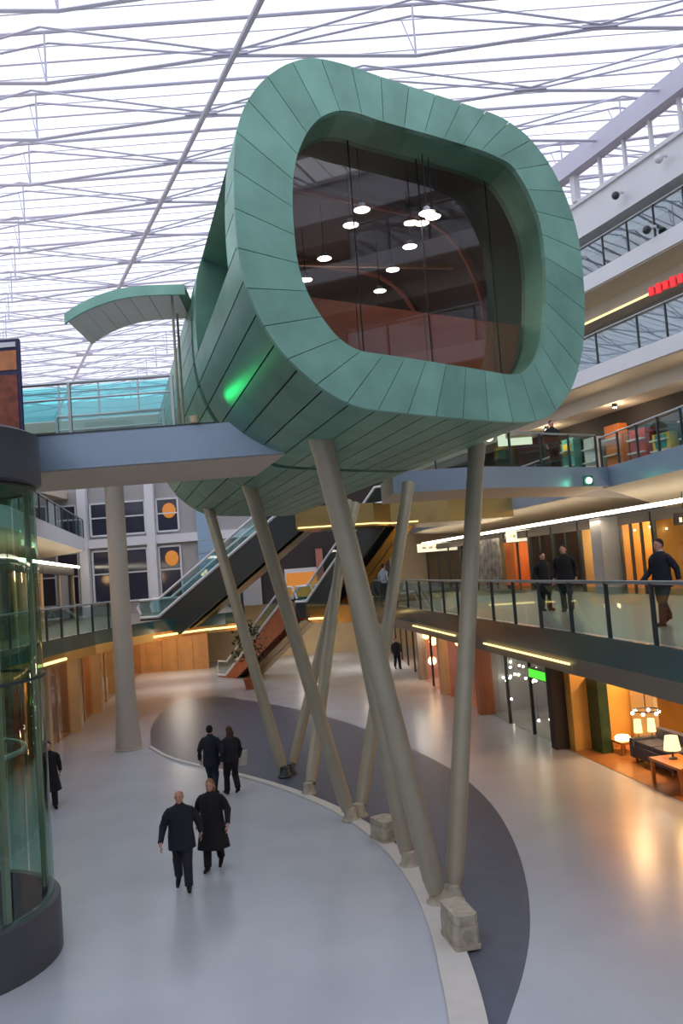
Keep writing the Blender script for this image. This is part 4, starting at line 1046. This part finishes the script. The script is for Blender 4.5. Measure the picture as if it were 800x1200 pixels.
def escalator(p0, p1, z0, z1, label, wd=1.0, belly='bronze', sidem='darksteel'):
    a = V((p0[0], p0[1], z0)); b = V((p1[0], p1[1], z1)); d = (b - a); h = V((d.x, d.y, 0)); L = h.length; t = h.normalized(); nn = V((t.y, -t.x, 0))
    e = thing('escalator', label, 'escalator', tuple(a))
    prof = [a - t * .9, a, b, b + t * .9]
    def dn(p, z): return p - V((0, 0, z))
    for s in (-1, 1):
        o = nn * s * (wd / 2 + .12)
        mb = MB(); o2 = o + nn * s * .1
        top = [p + V((0, 0, .12)) for p in prof]; bot = [prof[0] - V((0, 0, .02 if z0 < .1 else .7)), a + t * 1.0 - V((0, 0, .02 if z0 < .1 else .7)), b + t * .6 - V((0, 0, .95)), prof[3] - V((0, 0, .9))]
        for i in range(3): mb.hexa([bot[i] + o, bot[i + 1] + o, bot[i + 1] + o2, bot[i] + o2], [top[i] + o, top[i + 1] + o, top[i + 1] + o2, top[i] + o2])
        mb.build('side_cladding', sidem, e)
        for i in range(3):
            g0, g1 = prof[i] + o + V((0, 0, .12)), prof[i + 1] + o + V((0, 0, .12)); k = nn * s * .02
            MB().hexa([g0, g1, g1 + k, g0 + k], [g0 + V((0, 0, .75)), g1 + V((0, 0, .75)), g1 + k + V((0, 0, .75)), g0 + k + V((0, 0, .75))]).build('balustrade_glass', 'glass', e)
        MB().tube([prof[0] + o + V((0, 0, .3)), prof[0] + o - t * .15 + V((0, 0, .6))] + [p + o + V((0, 0, .92)) for p in prof] + [prof[3] + o + t * .15 + V((0, 0, .6)), prof[3] + o + V((0, 0, .3))], .06, 8).build('handrail', 'white', e, True)
        MB().tube([p + o2 + V((0, 0, .14)) for p in prof], .075, 6).build('edge_profile', 'white', e)
    i0 = nn * (wd / 2 + .1)
    mb = MB()
    for i in range(3):
        mb.hexa([bot[i] - o - i0, bot[i + 1] - o - i0, bot[i + 1] - o + i0, bot[i] - o + i0], [bot[i] - o - i0 + V((0, 0, .06)), bot[i + 1] - o - i0 + V((0, 0, .06)), bot[i + 1] - o + i0 + V((0, 0, .06)), bot[i] - o + i0 + V((0, 0, .06))])
    mb.build('belly', belly, e)
    ns = int((z1 - z0) / .21); sm = MB()
    MS = None
    for k in range(ns):
        q = a.lerp(b, (k + .5) / ns); o_ = MB().box((0, 0, -.12), (L / ns + .02, wd, .3)).mesh('step', 'steel') if MS is None else MS
        MS = o_; s_ = put('step', MS, e); s_.matrix_parent_inverse = Matrix(); s_.location = q - a; s_.rotation_euler = (0, 0, math.atan2(t.y, t.x))
    return e
escalator((-8.4, 39.4), (-2.2, 38.0), F1, F2, 'escalator climbing from the curved gallery to the second floor', 1.1)
escalator((-6.9, 50.9), (-3.0, 46.2), 0.0, F1, 'escalator climbing from the ground floor to the bronze landing', 1.0, 'bronze', 'brown')
escalator((-1.6, 44.6), (2.1, 40.4), F1, F2, 'escalator climbing from the bronze landing to the second floor', 1.0)
# leafy plant in the dark hollow under the escalator
def bush(p, r, h, label):
    t = thing('potted_plant', label, 'plant', p)
    child('pot', MB().lathe([(0, 0), (.3, 0), (.42, .55), (.36, .55), (.34, .5), (0, .5)], 18).mesh('pot', 'brown', True), t)
    mb = MB(); q = random.Random(2)
    for k in range(420):
        th, ph = q.uniform(0, 6.283), q.uniform(-.6, 1.4); rr_ = r * q.uniform(.45, 1)
        c = V((rr_ * math.cos(th) * math.cos(ph), rr_ * math.sin(th) * math.cos(ph), .6 + h * .5 + rr_ * h / (2 * r) * math.sin(ph)))
        d = V((q.uniform(-1, 1), q.uniform(-1, 1), q.uniform(-.6, .8))).normalized() * .2; s = d.cross(V((q.uniform(-1, 1), q.uniform(-1, 1), 1))).normalized() * .07
        mb.add([c, c + d * .5 + s, c + d, c + d * .5 - s], [(0, 1, 2, 3)])
    f = child('foliage', mb.mesh('foliage', 'green_leaf'), t); f['kind'] = 'stuff'
    child('stem', MB().tube([(0, 0, .45), (.05, 0, .6 + h * .4), (0, .05, .6 + h * .6)], .04, 8).mesh('stem', 'brown'), t)
bush((-5.3, 44.6, 0), .9, 3.0, 'big dark leafy plant in the hollow beneath the escalators')

# ================================================================== PEOPLE
M['skin'] = mat('skin', rgb(206, 150, 128), .5)
def cloth(name, c): M[name] = mat(name, rgb(*c), .85, 0, .12, 9); return name
for nm, c in (('navy_cloth', (30, 31, 44)), ('black_cloth', (24, 23, 28)), ('charcoal_cloth', (40, 40, 48)), ('blue_jeans', (36, 42, 62)), ('pale_blue_cloth', (176, 190, 214)), ('brown_hair', (72, 50, 38)), ('blond_hair', (150, 112, 66)), ('dark_hair', (30, 24, 24)), ('grey_hair', (150, 130, 118)), ('shoe_black', (16, 16, 18)), ('bag_white', (200, 196, 186)), ('shirt_white', (214, 214, 222))): cloth(nm, c)
def person(loc, rz, H=1.75, coat='navy_cloth', trousers='black_cloth', hair='dark_hair', hem=.8, stride=.22, label='', long_hair=False, swing=.2, bald=False, skirt=False, shirt=None, group=None, flip=1, girth=1.0):
    k = H / 1.75
    t = thing('person', label, 'person', loc, rz, group)
    s = stride * flip
    hipz = .92 - .25 * abs(stride) ** 2 * 2
    J = dict(pelvis=(0, 0, hipz), waist=(0, .0, 1.08), chest=(0, .0, 1.28), shl=(0, 0, 1.42), neck=(0, -.01, 1.5), head=(0, -.02, 1.62))
    P_ = [J[n] for n in ('pelvis', 'waist', 'chest', 'shl', 'neck', 'head')]; Rr = [.15, .135, .16, .12, .055, .08]
    E_ = [(0, 1), (1, 2), (2, 3), (3, 4), (4, 5)]
    chains = {}
    for sd in (-1, 1):
        st = s * sd                                            # + : this leg is forward (towards -y)
        hip = (sd * .09, 0, hipz - .05); foot_y = -st; lift = .1 if st < 0 and abs(st) > .05 else 0
        knee = (sd * .095, foot_y * .5 - .05 - (.03 if st < 0 else 0), .5 + (.02 if st < 0 else 0)); ank = (sd * .1, foot_y, .09 + lift); toe = (sd * .115, foot_y - .15, .035 + (0 if lift else 0))
        i = len(P_); P_ += [hip, knee, ank, toe]; Rr += [.095, .062, .045, .035]; E_ += [(0, i), (i, i + 1), (i + 1, i + 2), (i + 2, i + 3)]
        sh = (sd * .19, 0, 1.41); sw = swing * (-st / max(.01, abs(stride)) if stride else 0)
        aw = (girth - 1) * .35
        elb = (sd * (.27 + aw), .04 - sw * .35 + .03, 1.13); wri = (sd * (.29 + aw * 1.3), -.05 - sw, .9 + abs(sw) * .12); pal = (sd * (.285 + aw * 1.4), -.07 - sw * 1.1, .82 + abs(sw) * .12)
        j = len(P_); P_ += [sh, elb, wri, pal]; Rr += [.06, .046, .03, .032]; E_ += [(3, j), (j, j + 1), (j + 1, j + 2), (j + 2, j + 3)]
        chains[sd] = (hip, knee, ank, toe, sh, elb, wri, pal)
    me = bpy.data.meshes.new('body_skeleton'); me.from_pydata(P_, E_, [])
    ob = bpy.data.objects.new('body_skeleton', me); C.objects.link(ob)
    ob.modifiers.new('skin', 'SKIN'); sv = me.skin_vertices[0].data
    for i, r in enumerate(Rr): sv[i].radius = (r, r * (.75 if i < 4 else 1)); sv[i].use_root = (i == 0)
    ob.modifiers.new('sub', 'SUBSURF').levels = 1
    dg = bpy.context.evaluated_depsgraph_get(); ev = ob.evaluated_get(dg); bm_ = bpy.data.meshes.new_from_object(ev)
    mb = MB(); mb.add([v.co for v in bm_.vertices], [tuple(p.vertices) for p in bm_.polygons])
    bpy.data.objects.remove(ob)
    mb.m = [(0 if sum(mb.v[i][2] for i in f) / len(f) > 1.47 or (abs(sum(mb.v[i][0] for i in f) / len(f)) > .24 and sum(mb.v[i][2] for i in f) / len(f) < .93) else 1) for f in mb.f]
    hz = 1.635
    mb.ball((0, -.025, hz), (.077, .097, .115), 14, 0); mb.ball((0, -.06, hz - .07), (.055, .06, .05), 10, 0)
    mb.ball((0, -.125, hz - .015), (.014, .022, .022), 8, 0)
    for sd in (-1, 1):
        mb.ball((sd * .078, -.015, hz - .005), (.012, .022, .032), 8, 0); mb.ball((sd * .03, -.113, hz + .012), (.013, .01, .009), 6, 2)
        w_ = V(chains[sd][7]); dirv = (w_ - V(chains[sd][6])).normalized()
        for q, (dx, ln) in enumerate(((-.024, .07), (-.008, .08), (.008, .076), (.024, .06))):
            b = w_ + V((0, dx, 0)) + dirv * .02; mb.tube([b, b + dirv * ln * .55, b + dirv * ln + V((-sd * .02, -.012, 0))], [.0095, .009, .007], 6, 0)
        b = w_ + V((-sd * .012, -.02, .02)); mb.tube([b, b + V((-sd * .015, -.025, -.02)), b + V((-sd * .02, -.03, -.055))], [.011, .01, .008], 6, 0)
    mb.ball((0, -.115, hz - .06), (.024, .008, .006), 6, 3)
    M.setdefault('lip', mat('lip', rgb(150, 80, 76), .5))
    child('body', mb.mesh('body', ['skin', trousers, 'shoe_black', 'lip'], True), t)
    # coat: torso shell and sleeves in one garment
    mb = MB(); n = 18
    fl = .03 if not skirt else .1
    G = girth
    rings = [(1.52, .06, .065, 0), (1.5, .085, .08, 0), (1.475, .13, .095, 0), (1.445, .175, .11, 0), (1.39, .205 * G, .13, 0), (1.3, .215 * G, .15 * G, 0), (1.18, .205 * G, .155 * G, 0), (1.06, .2 * G, .155 * G, 0), (.93, .215 * G, .16 * G, 0)]
    z = .93
    while z - .12 > hem:
        z -= .12; f = (.93 - z); rings.append((z, .215 * G + fl * f * 1.6, .16 * G + (fl + .05) * f + abs(stride) * f * .35, f))
    f = .93 - hem; rings.append((hem, .215 * G + fl * f * 1.6, .16 * G + (fl + .05) * f + abs(stride) * f * .35, f))
    vs = []
    for z, rx, ry, f in rings:
        for j in range(n):
            a = 2 * math.pi * j / n; wv = 1 + (.05 * math.sin(5 * a + 1.3) * min(1, f * 3) if f else 0)
            sx = rx * math.copysign(abs(math.cos(a)) ** .85, math.cos(a)); vs.append((sx * wv, ry * math.sin(a) * wv - .005, z))
    fs = [(i * n + j, i * n + (j + 1) % n, (i + 1) * n + (j + 1) % n, (i + 1) * n + j) for i in range(len(rings) - 1) for j in range(n)]
    mb.add(vs, fs)
    for sd in (-1, 1):
        hip, knee, ank, toe, sh, elb, wri, pal = [V(q) for q in chains[sd]]
        mb.tube([sh - V((sd * .07, 0, -.0)), sh + V((-sd * .01, 0, -.02)), sh + V((sd * .025, .005, -.08)), sh.lerp(elb, .5), elb, elb.lerp(wri, .5), wri + (wri - elb) * .02], [.05, .066 * G, .08 * G, .076 * G, .066 * G, .058, .05], 12)
    child('coat', mb.mesh('coat', coat, True), t)
    mb = MB()
    mb.tube([(0, -.0, 1.46), (0, -.012, 1.535)], [.085, .068], 14); child('collar', mb.mesh('collar', shirt or coat, True), t)
    mb = MB()
    for sd in (-1, 1):
        hip, knee, ank, toe, *_ = [V(q) for q in chains[sd]]
        mb.tube([hip + V((0, 0, .08)), hip.lerp(knee, .35), knee, knee.lerp(ank, .5), ank + V((0, 0, -.01))], [.12, .112, .09, .082, .076], 12)
    child('trousers', mb.mesh('trousers', trousers, True), t)
    for sd in (-1, 1):
        hip, knee, ank, toe, *_ = [V(q) for q in chains[sd]]
        mb = MB(); mb.tube([ank + V((0, .055, -.055)), ank + V((0, 0, -.04)), ank.lerp(toe, .6) + V((0, 0, .0)), toe + V((0, -.05, 0))], [.036, .05, .046, .03], 10)
        zmin = min(v[2] for v in mb.v); mb.v = [(v[0], v[1], max(v[2], .0)) for v in mb.v]
        child('shoe', mb.mesh('shoe', 'shoe_black', True), t)
    mb = MB(); vs = []
    if bald:
        mb.ball((0, .012, hz + .012), (.081, .092, .1), 14); mb.v = [v for v in mb.v]
        mb.v = [(x, max(y, -.02 + (.05 if z > hz + .03 else 0)), min(z, hz + .075)) for x, y, z in mb.v]
    else:
        mb.ball((0, .0, hz + .022), (.088, .108, .112), 16); mb.v = [(x, y if z > hz + .045 or y > -.03 else -.03, max(z, hz - (.06 if y > 0 else .02))) for x, y, z in mb.v]
        if long_hair: mb.tube([(0, .03, hz + .03), (0, .06, hz - .08), (0, .07, hz - .2)], [.085, .1, .06], 14)
    child('hair', mb.mesh('hair', hair, True), t)
    t.scale = (k, k, k)
    return t
def gp(x, y): p = PZ(x, y, 0); return (p.x, p.y, 0.0)
person(gp(216, 1040), .12, 1.82, 'navy_cloth', 'charcoal_cloth', 'grey_hair', .72, .16, 'balding person in a dark jacket walking, one arm held away', bald=True, swing=.22, girth=1.13)
person(gp(252, 1017), -.1, 1.76, 'black_cloth', 'black_cloth', 'blond_hair', .42, .16, 'person with light hair in a long flowing black coat', skirt=True, long_hair=True, swing=.12, flip=-1, girth=1.15)
person(gp(250, 931), math.pi - .2, 1.84, 'navy_cloth', 'blue_jeans', 'dark_hair', .74, .14, 'person in a dark coat and jeans walking away beside the bag carrier', swing=.1)
t = person(gp(273, 931), math.pi + .5, 1.8, 'navy_cloth', 'black_cloth', 'brown_hair', .86, .14, 'person in a dark jacket carrying a pale shopping bag', long_hair=True, swing=.1)
b = gp(281, 915); bag = thing('shopping_bag', 'pale shopping bag held by the person in dark jacket', 'bag', (b[0] + .02, b[1] + .25, .38), .3)
bb = child('bag_body', MB().hexa([(-.17, -.07, 0), (.17, -.07, 0), (.17, .07, 0), (-.17, .07, 0)], [(-.2, -.09, .4), (.2, -.09, .4), (.2, .09, .4), (-.2, .09, .4)]).mesh('bag_body', 'bag_white'), bag)
for sy in (-1, 1): child('handle', MB().tube([(-.09, sy * .07, .4), (-.05, sy * .03, .58), (.05, sy * .03, .58), (.09, sy * .07, .4)], .008, 6).mesh('handle', 'bag_white'), bb)
person(gp(60, 946), .4, 1.74, 'black_cloth', 'black_cloth', 'dark_hair', .45, .18, 'person in black half hidden behind the glass lift', skirt=True)
def fp(x, y): p = PZ(x, y, F1); return (p.x, p.y, F1)
person(fp(781, 733), -1.1, 1.78, 'navy_cloth', 'charcoal_cloth', 'dark_hair', .78, .2, 'person in an open dark jacket and white shirt walking along the gallery', shirt='shirt_white')
person(fp(640, 716), .4, 1.7, 'black_cloth', 'black_cloth', 'dark_hair', .6, .05, 'shorter person in black standing on the gallery before the dark shop', swing=.03)
person(fp(666, 717), -.5, 1.86, 'black_cloth', 'black_cloth', 'dark_hair', .55, .05, 'taller person in black standing on the gallery before the dark shop', swing=.03)
person(gp(466, 784), .2, 1.75, 'charcoal_cloth', 'black_cloth', 'dark_hair', .75, .16, 'distant person in dark clothes walking past the orange lit shops')
p = PY(447, 733, 40); person((1.75, 40.3, F1), 2.2, 1.75, 'pale_blue_cloth', 'charcoal_cloth', 'dark_hair', .85, .05, 'person in a pale blue top on the escalator landing', swing=.03)
p = on_line(E3, 33.0)
pz = PZ(672, 549, F2); person((7.35, 28.9, F2), .3, 1.72, 'black_cloth', 'black_cloth', 'dark_hair', .7, .03, 'person in black standing on the cross bridge near the green lamp', swing=.02)
